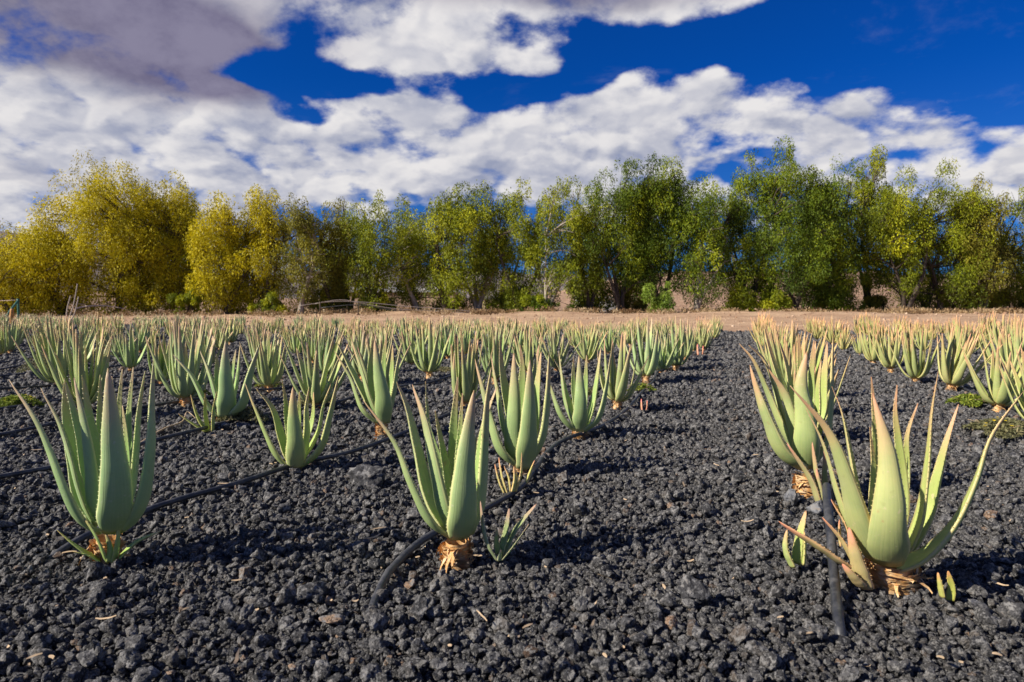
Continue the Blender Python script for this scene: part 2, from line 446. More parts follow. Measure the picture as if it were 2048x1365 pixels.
# ------------------------------------------------------------------ stones
def ico(sub):
    import bmesh
    bm = bmesh.new(); bmesh.ops.create_icosphere(bm, subdivisions=sub, radius=1.0)
    V = np.array([v.co[:] for v in bm.verts]); F = np.array([[q.index for q in f.verts] for f in bm.faces]); bm.free()
    return V, F


ICO = {k: ico(k) for k in (2, 3, 4)}


def rock_mesh(name, seed, sub=3, mat=None, rough=1.0, squash=0.75):
    V, F = ICO[sub]; V = V.copy(); rs = random.Random(seed)
    # angular facets: clamp against random planes, then add pitted noise
    for _ in range(rs.randint(9, 14)):
        n = np.array([rs.gauss(0, 1) for _ in range(3)]); n /= np.linalg.norm(n)
        d = rs.uniform(0.45, 0.80); k = V @ n
        V = V - np.outer(np.maximum(k - d, 0) * 0.97, n)
    off = Vector((seed * 3.7, seed * 1.3, 0))
    out = np.empty_like(V)
    for q, p in enumerate(V):
        pv = Vector(p); f = 1 + rough * (0.34 * mnoise.noise(pv * 1.3 + off) + 0.13 * mnoise.noise(pv * 3.7 + off) + 0.11 * mnoise.noise(pv * 8.0 + off) + 0.09 * mnoise.noise(pv * 17 + off))
        out[q] = p * f
    out *= np.array([rs.uniform(0.85, 1.2), rs.uniform(0.8, 1.1), squash * rs.uniform(0.85, 1.2)])
    return mesh_np(name, out, F, smooth=True, mat=mat)


def stone_collection(name, n, sub, mat):
    c = bpy.data.collections.new(name)
    for k in range(n):
        c.objects.link(bpy.data.objects.new('gravel_stone', rock_mesh('gravel_stone', 11 + k * 7 + sub, sub, mat)))
    return c


def instancer(coll_objs_coll):
    ng = bpy.data.node_groups.new('scatter', 'GeometryNodeTree')
    ng.interface.new_socket('Geometry', in_out='INPUT', socket_type='NodeSocketGeometry')
    ng.interface.new_socket('Geometry', in_out='OUTPUT', socket_type='NodeSocketGeometry')
    N, L = ng.nodes, ng.links
    gi = N.new('NodeGroupInput'); go = N.new('NodeGroupOutput')
    ci = N.new('GeometryNodeCollectionInfo'); ci.inputs['Collection'].default_value = coll_objs_coll
    ci.inputs['Separate Children'].default_value = True; ci.inputs['Reset Children'].default_value = True
    ip = N.new('GeometryNodeInstanceOnPoints')
    L.new(gi.outputs[0], ip.inputs['Points']); L.new(ci.outputs[0], ip.inputs['Instance'])
    ip.inputs['Pick Instance'].default_value = True

    def na(nm, ty):
        a = N.new('GeometryNodeInputNamedAttribute'); a.data_type = ty; a.inputs['Name'].default_value = nm
        return a.outputs['Attribute']
    L.new(na('pick', 'INT'), ip.inputs['Instance Index'])
    L.new(na('rot', 'FLOAT_VECTOR'), ip.inputs['Rotation']); L.new(na('scl', 'FLOAT_VECTOR'), ip.inputs['Scale'])
    L.new(ip.outputs[0], go.inputs[0])
    return ng


def scatter(name, P, rot, scl, pick, coll):
    me = bpy.data.meshes.new(name); me.vertices.add(len(P)); me.vertices.foreach_set('co', P.astype(np.float32).ravel())
    a = me.attributes.new('rot', 'FLOAT_VECTOR', 'POINT'); a.data.foreach_set('vector', rot.astype(np.float32).ravel())
    a = me.attributes.new('scl', 'FLOAT_VECTOR', 'POINT'); a.data.foreach_set('vector', scl.astype(np.float32).ravel())
    a = me.attributes.new('pick', 'INT', 'POINT'); a.data.foreach_set('value', pick.astype(np.int32))
    o = link(name, me); m = o.modifiers.new('scatter', 'NODES'); m.node_group = instancer(coll)
    o['kind'] = 'stuff'
    return o


def jitter_grid(pitch, y0, y1, half=0.80, marg=0.5, jit=0.95):
    xs = np.arange(-(half * y1 + marg), half * y1 + marg, pitch); ys = np.arange(y0, y1, pitch)
    X, Y = np.meshgrid(xs, ys); X = X.ravel(); Y = Y.ravel()
    X = X + RNG.uniform(-.5, .5, len(X)) * pitch * jit; Y = Y + RNG.uniform(-.5, .5, len(Y)) * pitch * jit
    k = np.abs(X) < half * Y + marg
    X, Y = X[k], Y[k]; _, v = uv_of(X, Y)
    k = v < FIELD_END - 0.05 + 0.12 * np.sin(X * 2.3) * 0.5
    return X[k], Y[k]


def gravel():
    near = stone_collection('gravel_kinds_near', 12, 4, M_LAVA); far = stone_collection('gravel_kinds_far', 8, 2, M_LAVA)
    parts = []
    # (pitch, y0, y1, median radius, spread, lift)
    for coll, layers in ((near, [(0.0112, 0.75, 2.6, 0.0062, 0.38, 0.3), (0.026, 0.75, 2.6, 0.0096, 0.36, 0.8), (0.075, 0.75, 2.6, 0.0150, 0.28, 0.8), (0.0160, 2.6, 4.6, 0.0088, 0.38, 0.4), (0.040, 2.6, 4.6, 0.0130, 0.36, 0.8)]),
                         (far, [(0.026, 4.6, 8.0, 0.0145, 0.34, 0.35), (0.075, 4.6, 8.0, 0.021, 0.3, 0.6), (0.045, 8.0, 14, 0.025, 0.3, 0.4), (0.080, 14, 27, 0.040, 0.3, 0.4)])):
        PX, PY, PR, LF = [], [], [], []
        for pitch, y0, y1, r, s, lift in layers:
            x, y = jitter_grid(pitch, y0, y1)
            rr = r * np.exp(RNG.normal(0, s, len(x))); rr = np.clip(rr, r * 0.45, r * 2.3)
            PX.append(x); PY.append(y); PR.append(rr); LF.append(np.full(len(x), lift) * rr + RNG.uniform(-.3, .3, len(x)) * rr)
        x, y, r, lf = (np.concatenate(q) for q in (PX, PY, PR, LF)); n = len(x)
        P = np.stack([x, y, gz(x, y) + lf - 0.013], 1); rot = np.stack([RNG.normal(0, .5, n), RNG.normal(0, .5, n), RNG.uniform(0, 6.28, n)], 1)
        scl = r[:, None] * RNG.uniform(0.8, 1.2, (n, 3))
        o = scatter('lava_gravel', P, rot, scl, RNG.integers(0, 12 if coll is near else 8, n), coll)
        o['label'] = 'black volcanic gravel covering the field in the foreground' if coll is near else 'black volcanic gravel between the farther aloe rows'
    # clods on the bare earth beyond the field
    dm = MatB('earth_clod'); M = dm.done(dm.ramp(dm.oi.outputs['Random'], [(0, (0.22, 0.13, 0.08)), (0.6, (0.42, 0.28, 0.18)), (1, (0.55, 0.42, 0.30))]), 0.95, 0.1)
    cl = stone_collection('earth_kinds', 5, 2, M)
    n = 9000; x = RNG.uniform(-45, 40, n); y = RNG.uniform(14, 48, n); _, v = uv_of(x, y)
    k = (v > FIELD_END + 0.05) & (np.abs(x) < 0.9 * y); x, y = x[k], y[k]; n = len(x)
    r = 0.03 * np.exp(RNG.normal(0, .5, n))
    P = np.stack([x, y, dirt_z(x, y) + r * 0.2], 1)
    o = scatter('earth_clods', P, RNG.uniform(0, 6.28, (n, 3)), r[:, None] * np.ones((1, 3)), RNG.integers(0, 5, n), cl)
    o['label'] = 'dry brown clods scattered on the bare earth strip'


gravel()


# ------------------------------------------------------------------ tubes
def tube(name, pts, rad, mat, seg=8, parent=None, caps=True, sub=4):
    """smooth tube through pts (Catmull-Rom); rad is a number or a list"""
    P = [Vector(p) for p in pts]; rr = rad if isinstance(rad, (list, tuple)) else [rad] * len(P)
    C, Rr = [], []
    for k in range(len(P) - 1):
        a = P[max(k - 1, 0)]; b = P[k]; c = P[k + 1]; d = P[min(k + 2, len(P) - 1)]
        for j in range(sub):
            t = j / sub
            C.append(0.5 * ((2 * b) + (c - a) * t + (2 * a - 5 * b + 4 * c - d) * t * t + (3 * b - 3 * c + d - a) * t ** 3))
            Rr.append(rr[k] * (1 - t) + rr[k + 1] * t)
    C.append(P[-1]); Rr.append(rr[-1])
    V, F = [], []; up = None
    for k, p in enumerate(C):
        T = (C[min(k + 1, len(C) - 1)] - C[max(k - 1, 0)]).normalized()
        if up is None: up = Vector((0, 0, 1)) if abs(T.z) < 0.9 else Vector((1, 0, 0))
        B = T.cross(up).normalized(); up = B.cross(T).normalized()
        for j in range(seg):
            a = 2 * math.pi * j / seg; V.append(p + (B * math.cos(a) + up * math.sin(a)) * Rr[k])
    for k in range(len(C) - 1):
        for j in range(seg):
            F.append((k * seg + j, k * seg + (j + 1) % seg, (k + 1) * seg + (j + 1) % seg, (k + 1) * seg + j))
    if caps: F.append(tuple(range(seg))[::-1]); F.append(tuple((len(C) - 1) * seg + j for j in range(seg)))
    me = mesh_np(name, V, F, smooth=True, mat=mat)
    return link(name, me, parent=parent) if name != '_raw' else me


def join_raw(name, meshes, mat):
    V, F, off = [], [], 0
    for m in meshes:
        V += [v.co.copy() for v in m.vertices]; F += [tuple(i + off for i in p.vertices) for p in m.polygons]; off += len(m.vertices)
        bpy.data.meshes.remove(m)
    return mesh_np(name, V, F, mat=mat)


# ------------------------------------------------------------------ aloe leaves
def leaf_geo(path, W, out, thick=0.30, segs=20, ring=(7, 5), teeth=True, twist=0.0, seed=0, base_w=0.72, taper=0.75):
    """path: list of Vector (root to tip) passed through a spline; W full width (m); out: outward horizontal unit vector"""
    P = [Vector(p) for p in path]; n = len(P) - 1; C = []; out = (out + Vector((0, 0, -.35))).normalized()
    for s in range(segs + 1):
        f = (s / segs) ** 0.9 * n; k = min(int(f), n - 1); t = f - k
        a = P[k - 1] if k > 0 else P[0] * 2 - P[1]; b = P[k]; c = P[k + 1]; d = P[k + 2] if k + 2 <= n else P[n] * 2 - P[n - 1]
        C.append(0.5 * ((2 * b) + (c - a) * t + (2 * a - 5 * b + 4 * c - d) * t * t + (3 * b - 3 * c + d - a) * t ** 3))
    L = [0.0]
    for k in range(segs): L.append(L[-1] + (C[k + 1] - C[k]).length)
    tot = max(L[-1], 1e-6); nb, nf = ring
    rnd = random.Random(seed); V, F, lt, le, li, la = [], [], [], [], [], []
    edges = []
    for k, p in enumerate(C):
        t = L[k] / tot; T = (C[min(k + 1, segs)] - C[max(k - 1, 0)]).normalized()
        B = T.cross(out)
        if B.length < 1e-3: B = Vector((1, 0, 0))
        B.normalize(); Nn = B.cross(T).normalized()
        if Nn.dot(out) < 0: Nn = -Nn; B = -B
        tw = twist * t
        B, Nn = (B * math.cos(tw) + Nn * math.sin(tw)), (Nn * math.cos(tw) - B * math.sin(tw))
        w = 0.87 * W * min(1.0, (1.38 - 0.28 * taper) * (1 - t) ** taper) * (base_w + (1.03 - base_w) * min(1, t / 0.16) ** 0.8) + 0.0022
        w *= 1 + 0.025 * math.sin(t * 23 + seed)
        tb = thick * w * (0.95 + 0.35 * t); c = w * (0.10 * min(1, t * 4) + 0.02) * (1 - 0.7 * t)
        for j in range(nb + 1):
            ph = math.pi * j / nb; x = math.cos(ph); V.append(p + B * (x * w / 2) + Nn * (math.sin(ph) ** 0.85 * tb))
            lt.append(t); le.append(max(0, (abs(x) - 0.80) / 0.20)); li.append(0); la.append(x)
        for j in range(1, nf):
            x = -1 + 2 * j / nf; V.append(p + B * (x * w / 2) + Nn * (c * (1 - x * x)))
            lt.append(t); le.append(max(0, (abs(x) - 0.80) / 0.20)); li.append(1); la.append(x)
        edges.append((p + B * w / 2, p - B * w / 2, B, Nn, T, w, t))
    m = nb + nf
    for k in range(segs):
        for j in range(m):
            F.append((k * m + j, k * m + (j + 1) % m, (k + 1) * m + (j + 1) % m, (k + 1) * m + j))
    F.append(tuple(range(m))[::-1]); F.append(tuple(segs * m + j for j in range(m)))
    if teeth:
        sp = 0.0125; nt = int(tot * 0.95 / sp)
        for q in range(2, nt):
            for side in (0, 1):
                f = (q + rnd.uniform(-.25, .25)) * sp / tot
                if not 0.05 < f < 0.97: continue
                k = 0
                while k < segs - 1 and L[k + 1] / tot < f: k += 1
                a, b = edges[k], edges[k + 1]; u = (f * tot - L[k]) / max(L[k + 1] - L[k], 1e-6)
                e = a[side].lerp(b[side], u); B = a[2] * (1 if side == 0 else -1); T = a[4]; Nn = a[3]
                h = 0.0043 * (1 - 0.45 * f) * rnd.uniform(.6, 1.2); bw = 0.0019; i0 = len(V)
                e = e - B * 0.0008
                V += [e + T * bw, e - T * bw, e + Nn * bw * 0.8, e - Nn * bw * 0.8, e + B * h + T * h * 0.45]
                F += [(i0, i0 + 2, i0 + 4), (i0 + 2, i0 + 1, i0 + 4), (i0 + 1, i0 + 3, i0 + 4), (i0 + 3, i0, i0 + 4)]
                lt += [f] * 5; le += [0.72] * 5; li += [0] * 5; la += [1] * 5
    return V, F, lt, le, li, la


def leaf_mesh(name, *a, **k):
    V, F, lt, le, li, la = leaf_geo(*a, **k)
    return mesh_np(name, V, F, attrs={'lt': lt, 'le': le, 'li': li, 'la': la}, mat=M_ALOE)


def skirt_mesh(name, r, h, seed, n=46, rtop=None):
    """short stem wrapped in dry papery scales"""
    rnd = random.Random(seed); V, F = [], []; rtop = rtop or r * 0.9; seg = 14; lev = 7
    for k in range(lev):
        z = -0.03 + (h + 0.03) * k / (lev - 1)
        for j in range(seg):
            a = 2 * math.pi * j / seg; q = (r * (1 - k / lev) + rtop * k / lev) * (0.82 + rnd.uniform(-.06, .06)); V.append(Vector((q * math.cos(a), q * math.sin(a), z)))
    for k in range(lev - 1):
        for j in range(seg): F.append((k * seg + j, k * seg + (j + 1) % seg, (k + 1) * seg + (j + 1) % seg, (k + 1) * seg + j))
    for _ in range(n):
        a0 = rnd.uniform(0, 6.283); z0 = rnd.uniform(-0.004, h * 0.95); ln = rnd.uniform(0.45, 1.25); wd = rnd.uniform(0.006, 0.016); up = rnd.uniform(-.012, .012)
        fl = rnd.uniform(0.0, 0.012); tilt = rnd.uniform(-0.3, 0.9); i0 = len(V); ns = 5
        for s in range(ns + 1):
            f = s / ns; a = a0 + ln * f; q = r * 0.90 + fl * f ** 1.5 + 0.003
            z = z0 + up * f; w = wd * (1 - 0.75 * f) * rnd.uniform(.8, 1.15)
            d = Vector((math.cos(a), math.sin(a), 0))
            V.append(d * q + Vector((0, 0, z - w / 2)) - d * w * 0.2); V.append(d * (q + w * tilt * 0.7) + Vector((0, 0, z + w / 2)))
        for s in range(ns): F.append((i0 + 2 * s, i0 + 2 * s + 2, i0 + 2 * s + 3, i0 + 2 * s + 1))
    for _ in range(n // 8):      # curled tongues pointing outwards and down
        a = rnd.uniform(0, 6.283); d = Vector((math.cos(a), math.sin(a), 0)); s_ = Vector((-d.y, d.x, 0)); z0 = rnd.uniform(0.3, .95) * h; i0 = len(V)
        ln = rnd.uniform(0.015, 0.04); w = rnd.uniform(.004, .009); cu = rnd.uniform(-1.5, .3)
        for s in range(5):
            f = s / 4; p = d * (r * 0.85 + ln * f) + Vector((0, 0, z0 + cu * ln * f * f)) + s_ * rnd.uniform(-.003, .003)
            V.append(p - s_ * w * (1 - .8 * f)); V.append(p + s_ * w * (1 - .8 * f) + Vector((0, 0, .003)))
        for s in range(4): F.append((i0 + 2 * s, i0 + 2 * s + 2, i0 + 2 * s + 3, i0 + 2 * s + 1))
    return mesh_np(name, V, F, smooth=True, mat=M_DRY)


def bez(p0, p1, p2, p3, n=5):
    return [p0 * (1 - t) ** 3 + p1 * 3 * t * (1 - t) ** 2 + p2 * 3 * t * t * (1 - t) + p3 * t ** 3 for t in (k / n for k in range(n + 1))]


def rosette(seed, nleaf, spread, height, stem, W):
    """generic plant: list of (path, W, out, twist, seed)"""
    rnd = random.Random(seed); out = []; a = rnd.uniform(0, 6.28)
    for k in range(nleaf):
        f = k / (nleaf - 1)                      # 0 outermost .. 1 innermost
        a += 2.399963 + rnd.uniform(-.25, .25)
        d = Vector((math.cos(a), math.sin(a), 0))
        Z = height * (0.80 + 0.24 * math.sin(min(1, f * 1.25) * math.pi * .5)) * rnd.uniform(0.86, 1.06) * (1 if f < .82 else 0.72)
        Rr = (spread * (1 - f) ** 0.9 + 0.025) * rnd.uniform(0.75, 1.2)
        w = W * (1 - 0.45 * f) * rnd.uniform(.88, 1.1); r0 = 0.030 * (1 - f) + 0.006
        z0 = stem + 0.02 * f
        bul = (0.105 * (1 - f) + 0.02) * rnd.uniform(.85, 1.15)
        side = Vector((-d.y, d.x, 0)) * rnd.uniform(-.05, .05)
        p0 = d * r0 + Vector((0, 0, z0)); p1 = d * bul + Vector((0, 0, z0 + Z * 0.07))
        p2 = d * (bul + (Rr - bul) * 0.35) + side * .4 + Vector((0, 0, z0 + Z * 0.52)); p3 = d * Rr + side + Vector((0, 0, z0 + Z))
        out.append((bez(p0, p1, p2, p3), w, d, rnd.uniform(-.35, .35), seed * 50 + k))
    return out


def tint(o, c):
    for q in [o] + list(o.children): q.color = (*c, 1)


def make_generic(seed, nleaf, spread, height, stem, W):
    root = empty('aloe_plant', (0, 0, 0))
    for path, w, d, tw, s in rosette(seed, nleaf, spread, height, stem, W):
        link('leaf', leaf_mesh('leaf', path, w, d, twist=tw, seed=s, segs=14, ring=(6, 4)), parent=root)
    link('dry_leaf_skirt', skirt_mesh('dry_leaf_skirt', 0.033, stem + 0.01, seed, 30), parent=root)
    return root


def merged_rosette(name, seed, nleaf, spread, height, stem, W):
    V, F, A = [], [], [[], [], [], []]
    for path, w, d, tw, s in rosette(seed, nleaf, spread, height, stem, W):
        v, f, *at = leaf_geo(path, w, d, twist=tw, seed=s, segs=6, ring=(4, 2), teeth=False)
        off = len(V); V += v; F += [tuple(i + off for i in q) for q in f]
        for A_, a_ in zip(A, at): A_ += a_
    nv = len(V); seg = 8; off = len(V)
    for z, r in ((-0.02, .03), (stem, .034)):
        for j in range(seg): V.append(Vector((r * math.cos(j * .785), r * math.sin(j * .785), z)))
    nf = len(F)
    for j in range(seg): F.append((off + j, off + (j + 1) % seg, off + seg + (j + 1) % seg, off + seg + j))
    for A_ in A: A_ += [0.0] * (len(V) - nv)
    me = mesh_np(name, V, F, attrs=dict(zip(('lt', 'le', 'li', 'la'), A)), mat=M_ALOE); me.materials.append(M_DRY)
    mi = np.zeros(len(me.polygons), dtype=np.int32); mi[nf:] = 1; me.polygons.foreach_set('material_index', mi)
    return me


# ------------------------------------------------------------------ traced plants near the camera
def traced(name, ground_px, crop, leaves, stem, label, cat, group=None, tone=(1, 1, 1), thick=0.30, filler=0, yoff=0.0, taper=0.75):
    """ground_px: foot of the plant; crop=(ox, oy, scale) of leaf coordinates; leaves: ([(x, y, d)...], width, twist)
       where d is the depth in metres relative to the plant's axis (negative = towards the camera)"""
    ox, oy, sc = crop; G = on_ground(*ground_px); G.z = float(gz(G.x, G.y)) + yoff; root = empty(name, G)
    ppm = FPX / G.y
    for q, lf in enumerate(leaves):
        pts, w = lf[0], lf[1]; tw = lf[2] if len(lf) > 2 else random.uniform(-.2, .2)
        P = [at_depth(ox + x / sc, oy + y / sc, G.y + d) - G for x, y, d in pts]
        if not stem: P = [p + Vector((0, 0, .012)) for p in P]
        m = P[len(P) * 2 // 3]; o = Vector((m.x, m.y, 0)) + Vector((0, pts[-1][2] * 0.3, 0))
        if o.length < 0.015: o = Vector((0.01 * (1 if m.x > 0 else -1), -0.02 if m.y < 0 else 0.02, 0))
        o.normalize()
        vis = math.sqrt(o.y ** 2 + (0.5 * o.x) ** 2)
        link('leaf', leaf_mesh('leaf', P, w / sc / ppm / max(.68, vis), o, twist=tw, seed=q * 3 + int(ground_px[0]), segs=24, ring=(9, 6), thick=thick,
                               base_w=0.78 if stem else 1.0, taper=taper if stem else .62), parent=root)
    if filler:
        for path, w_, d, t_, s in rosette(int(ground_px[0]), filler, 0.07, 0.36, stem[1] + .03, 0.036):
            link('leaf', leaf_mesh('leaf', path, w_, d, twist=t_, seed=s, segs=16), parent=root)
    if stem: link('dry_leaf_skirt', skirt_mesh('dry_leaf_skirt', stem[0], stem[1], int(ground_px[0]), 110), parent=root)
    tint(root, tone); tag(root, label, cat, group)
    return root


GRP = 'aloe plants growing in rows in the black gravel'
C7 = (0, 720, 3.033); C8 = (700, 720, 2.843); C6 = (1450, 640, 2.167); CA = (0, 620, 2.437); CB = (650, 620, 2.437)

traced('aloe_plant', (216, 1122), C7, [
    ([(610, 1035, -.02), (500, 955, -.05), (405, 780, -.08), (320, 560, -.09), (220, 350, -.10), (55, 120, -.10)], 118, .2),
    ([(690, 1025, -.03), (700, 880, -.075), (700, 700, -.09), (680, 450, -.09), (655, 50, -.08)], 185, 0),
    ([(640, 1000, -.02), (578, 850, -.055), (555, 650, -.065), (520, 420, -.06), (450, 110, -.05)], 112, .1),
    ([(600, 1000, 0), (510, 800, -.01), (450, 600, -.02), (370, 380, -.02), (248, 170, -.03)], 92, -.3),
    ([(600, 960, .03), (520, 800, .05), (460, 560, .06), (415, 340, .06), (392, 110, .06)], 120, 0),
    ([(620, 930, .02), (540, 720, .035), (480, 430, .04), (392, 118, .04)], 62, .2),
    ([(650, 930, .03), (600, 650, .06), (550, 380, .06), (498, 92, .05)], 80, 0),
    ([(640, 930, .05), (612, 620, .09), (605, 380, .10), (608, 90, .10)], 66, 0),
    ([(730, 1030, -.01), (800, 965, -.03), (872, 800, -.045), (908, 520, -.05), (918, 250, -.04), (932, 2, -.04)], 82, -.2),
    ([(730, 990, .02), (790, 800, .03), (818, 550, .03), (840, 300, .02), (880, 66, .01)], 70, .3),
    ([(720, 960, .03), (765, 720, .05), (765, 500, .06), (742, 278, .06)], 68, 0),
    ([(700, 940, .05), (715, 650, .10), (718, 350, .12), (742, 55, .12)], 70, 0),
    ([(740, 900, .05), (780, 620, .09), (780, 350, .11), (808, 45, .11)], 66, 0),
    ([(690, 940, .03), (700, 650, .07), (690, 400, .08), (678, 100, .08)], 60, 0),
], (0.034, 0.058), 'largest green aloe in the lower left corner, many upright leaves, sprouts round its foot', 'aloe plant', GRP, (0.92, 1.02, 1.0))
traced('aloe_sprout', (216, 1133), C7, [
    ([(650, 1250, 0), (600, 1120, -.03), (495, 960, -.03)], 46), ([(665, 1252, -.01), (668, 1170, -.015), (642, 1078, -.01)], 34),
    ([(690, 1250, 0), (712, 1130, -.01), (722, 998, .0)], 40), ([(610, 1245, 0), (480, 1165, -.02), (348, 1062, -.03)], 38),
    ([(720, 1225, 0), (830, 1125, .02), (985, 1062, .05)], 46), ([(610, 1250, -.01), (540, 1212, -.02), (440, 1190, -.03)], 28)],
    None, 'small green sprouts with spreading leaves at the foot of the largest left aloe', 'aloe sprout', None, (0.95, 1.0, .7), .24)

traced('aloe_plant', (914, 1118), C8, [
    ([(580, 1005, -.01), (455, 900, -.05), (350, 690, -.07), (255, 460, -.08), (75, 228, -.09)], 80, .2),
    ([(560, 960, .02), (455, 760, .04), (385, 480, .05), (330, 270, .05), (265, 123, .04)], 92, .0),
    ([(585, 960, -.01), (540, 800, -.035), (490, 580, -.04), (430, 330, -.03), (355, 140, -.02)], 128, 0),
    ([(625, 995, -.04), (640, 860, -.085), (650, 640, -.09), (675, 380, -.08), (706, 172, -.07)], 178, 0),
    ([(585, 820, .04), (555, 640, .06), (515, 440, .06), (484, 288, .06)], 58, 0),
    ([(610, 900, .04), (590, 640, .07), (590, 380, .07), (613, 98, .07)], 92, 0),
    ([(620, 860, .03), (615, 600, .05), (628, 380, .05), (640, 190, .04)], 56, 0),
    ([(680, 985, -.01), (735, 800, -.01), (757, 520, -.01), (775, 250, -.02), (803, 42, -.03)], 82, .2),
    ([(690, 920, .03), (722, 640, .05), (755, 380, .05), (835, 152, .04)], 60, 0),
    ([(660, 900, .04), (690, 620, .09), (720, 450, .09), (745, 380, .1)], 60, 0),
    ([(600, 800, .10), (460, 420, .17), (440, 270, .18), (430, 122, .18)], 40, 0),
], (0.038, 0.055), 'green aloe in the middle foreground on a short stem of orange dry scales', 'aloe plant', GRP, (1.0, 1.03, .95))
traced('aloe_sprout', (995, 1132), C8, [
    ([(838, 1160, 0), (775, 1040, -.01), (742, 830, -.01)], 46), ([(845, 1130, .01), (832, 1060, .01), (836, 985, .01)], 34),
    ([(855, 1130, .01), (885, 1000, .02), (905, 872, .03)], 38), ([(865, 1140, .02), (940, 990, .03), (1060, 845, .05)], 36),
    ([(865, 1155, 0), (940, 1060, -.01), (1017, 958, -.01)], 40), ([(850, 1168, -.01), (852, 1140, -.01), (858, 1105, -.01)], 30)],
    None, 'small dark green aloe sprout with one pink leaf beside the middle foreground aloe', 'aloe sprout', None, (.75, .72, .85), .24)

traced('aloe_plant', (1782, 1172), C6, [
    ([(700, 1035, -.04), (705, 900, -.10), (712, 760, -.11), (700, 560, -.10), (640, 318, -.08)], 178, 0),
    ([(650, 1020, -.03), (590, 880, -.06), (530, 680, -.08), (450, 480, -.09), (282, 285, -.10)], 100, .3),
    ([(630, 1010, 0), (545, 880, 0), (490, 740, .0), (430, 540, 0), (350, 380, 0)], 56, .2),
    ([(650, 960, .03), (590, 780, .05), (550, 580, .06), (510, 400, .06), (463, 288, .06)], 66, 0),
    ([(670, 980, .02), (645, 800, .05), (645, 630, .06), (628, 465, .06)], 70, 0),
    ([(690, 900, .05), (665, 700, .09), (655, 480, .10), (634, 247, .10)], 92, 0),
    ([(740, 960, .03), (768, 760, .05), (755, 560, .05), (738, 400, .05), (746, 283, .05)], 76, 0),
    ([(760, 900, .05), (785, 660, .10), (790, 500, .10), (836, 362, .10)], 46, 0),
    ([(770, 1030, .01), (838, 850, .01), (872, 620, .01), (893, 400, 0), (924, 222, -.01)], 62, .3),
    ([(770, 1020, .03), (870, 850, .05), (915, 690, .05), (960, 520, .04), (1012, 366, .04)], 64, -.2),
    ([(740, 1065, -.02), (860, 1010, -.05), (990, 870, -.06), (1080, 690, -.05), (1150, 500, -.04), (1295, 308, -.02)], 84, .5),
    ([(620, 1010, -.03), (590, 960, -.03), (568, 880, -.03)], 40, 0),
], (0.058, 0.05), 'big yellowish aloe at lower right with one long leaf curving out to the right', 'aloe plant', GRP, (1.15, 1.0, .88), taper=1.0)
traced('aloe_sprout', (1725, 1180), C6, [
    ([(540, 1080, 0), (400, 990, -.01), (233, 895, -.01)], 66), ([(608, 1178, -.02), (572, 1060, -.03), (537, 922, -.03)], 62),
    ([(590, 1172, -.03), (548, 1125, -.04), (508, 1080, -.04)], 40), ([(560, 1070, 0), (505, 970, .0), (422, 878, 0)], 30),
    ([(560, 1000, .03), (520, 890, .03), (460, 800, .03)], 34), ([(505, 1000, .02), (500, 950, .02), (497, 888, .02)], 24)],
    None, 'pinkish young aloe leaves behind and before the black hose at the lower right', 'aloe sprout', None, (1.35, .86, .85), .3)
traced('aloe_sprout', (1590, 1140), C6, [
    ([(298, 1085, 0), (268, 1010, 0), (270, 930, 0)], 36), ([(306, 1078, .01), (322, 960, .01), (350, 848, .02)], 34), ([(328, 1076, 0), (335, 1010, 0), (342, 938, 0)], 32)],
    None, 'three upright green sprout leaves in bare gravel left of the black hose', 'aloe sprout', None, (1.1, 1, .8), .4)
traced('aloe_sprout', (1891, 1211), C6, [([(945, 1222, 0), (935, 1170, 0), (923, 1118, 0)], 24), ([(975, 1240, 0), (980, 1180, 0), (966, 1113, 0)], 32)],
       None, 'tiny two leaved sprout with orange tips in gravel at the lower right', 'aloe sprout', None, (1.2, .95, .6), .4)
traced('aloe_sprout', (1645, 1018), C6, [
    ([(412, 815, 0), (372, 700, 0), (268, 548, 0)], 38), ([(420, 820, 0), (402, 700, 0), (378, 546, 0)], 32), ([(438, 815, .01), (432, 700, .01), (430, 580, .01)], 28),
    ([(425, 822, -.01), (412, 750, -.01), (396, 660, -.01)], 24)],
    None, 'pinkish upright aloe sprouts at the foot of the second aloe right of the lane', 'aloe sprout', None, (1.15, .85, .85), .3)

traced('aloe_plant', (1614, 990), C6, [
    ([(340, 635, -.02), (250, 560, -.05), (190, 430, -.06), (145, 310, -.06), (108, 195, -.06)], 78, .2),
    ([(340, 610, .01), (255, 460, .02), (190, 310, .02), (130, 180, .0), (62, 103, 0)], 56, 0),
    ([(340, 600, .02), (270, 440, .04), (220, 280, .04), (170, 170, .04), (103, 110, .03)], 54, .2),
    ([(350, 630, -.03), (352, 520, -.075), (345, 400, -.08), (330, 280, -.08), (355, 135, -.08)], 108, 0),
    ([(345, 560, .03), (300, 380, .06), (275, 220, .06), (235, 90, .06)], 56, 0),
    ([(375, 630, 0), (430, 520, -.01), (452, 350, -.02), (460, 200, -.02), (468, 68, -.02)], 58, .2),
    ([(370, 560, .03), (415, 400, .05), (428, 260, .05), (443, 98, .05)], 46, 0),
    ([(365, 540, .0), (395, 400, -.0), (400, 290, 0), (416, 172, 0)], 50, 0),
    ([(350, 540, .05), (335, 350, .10), (325, 200, .11), (320, 60, .11)], 54, 0),
    ([(360, 540, .05), (372, 350, .09), (375, 220, .1), (386, 88, .1)], 50, 0),
    ([(345, 600, -.01), (300, 460, -.03), (262, 320, -.04), (190, 215, -.05)], 60, .1),
    ([(345, 540, .06), (270, 330, .12), (210, 170, .13), (170, 30, .14)], 50, .1),
], (0.042, 0.07), 'pale green aloe behind the big lower right one, tall stem of straw coloured scales', 'aloe plant', GRP, (1.12, 1.05, .90))

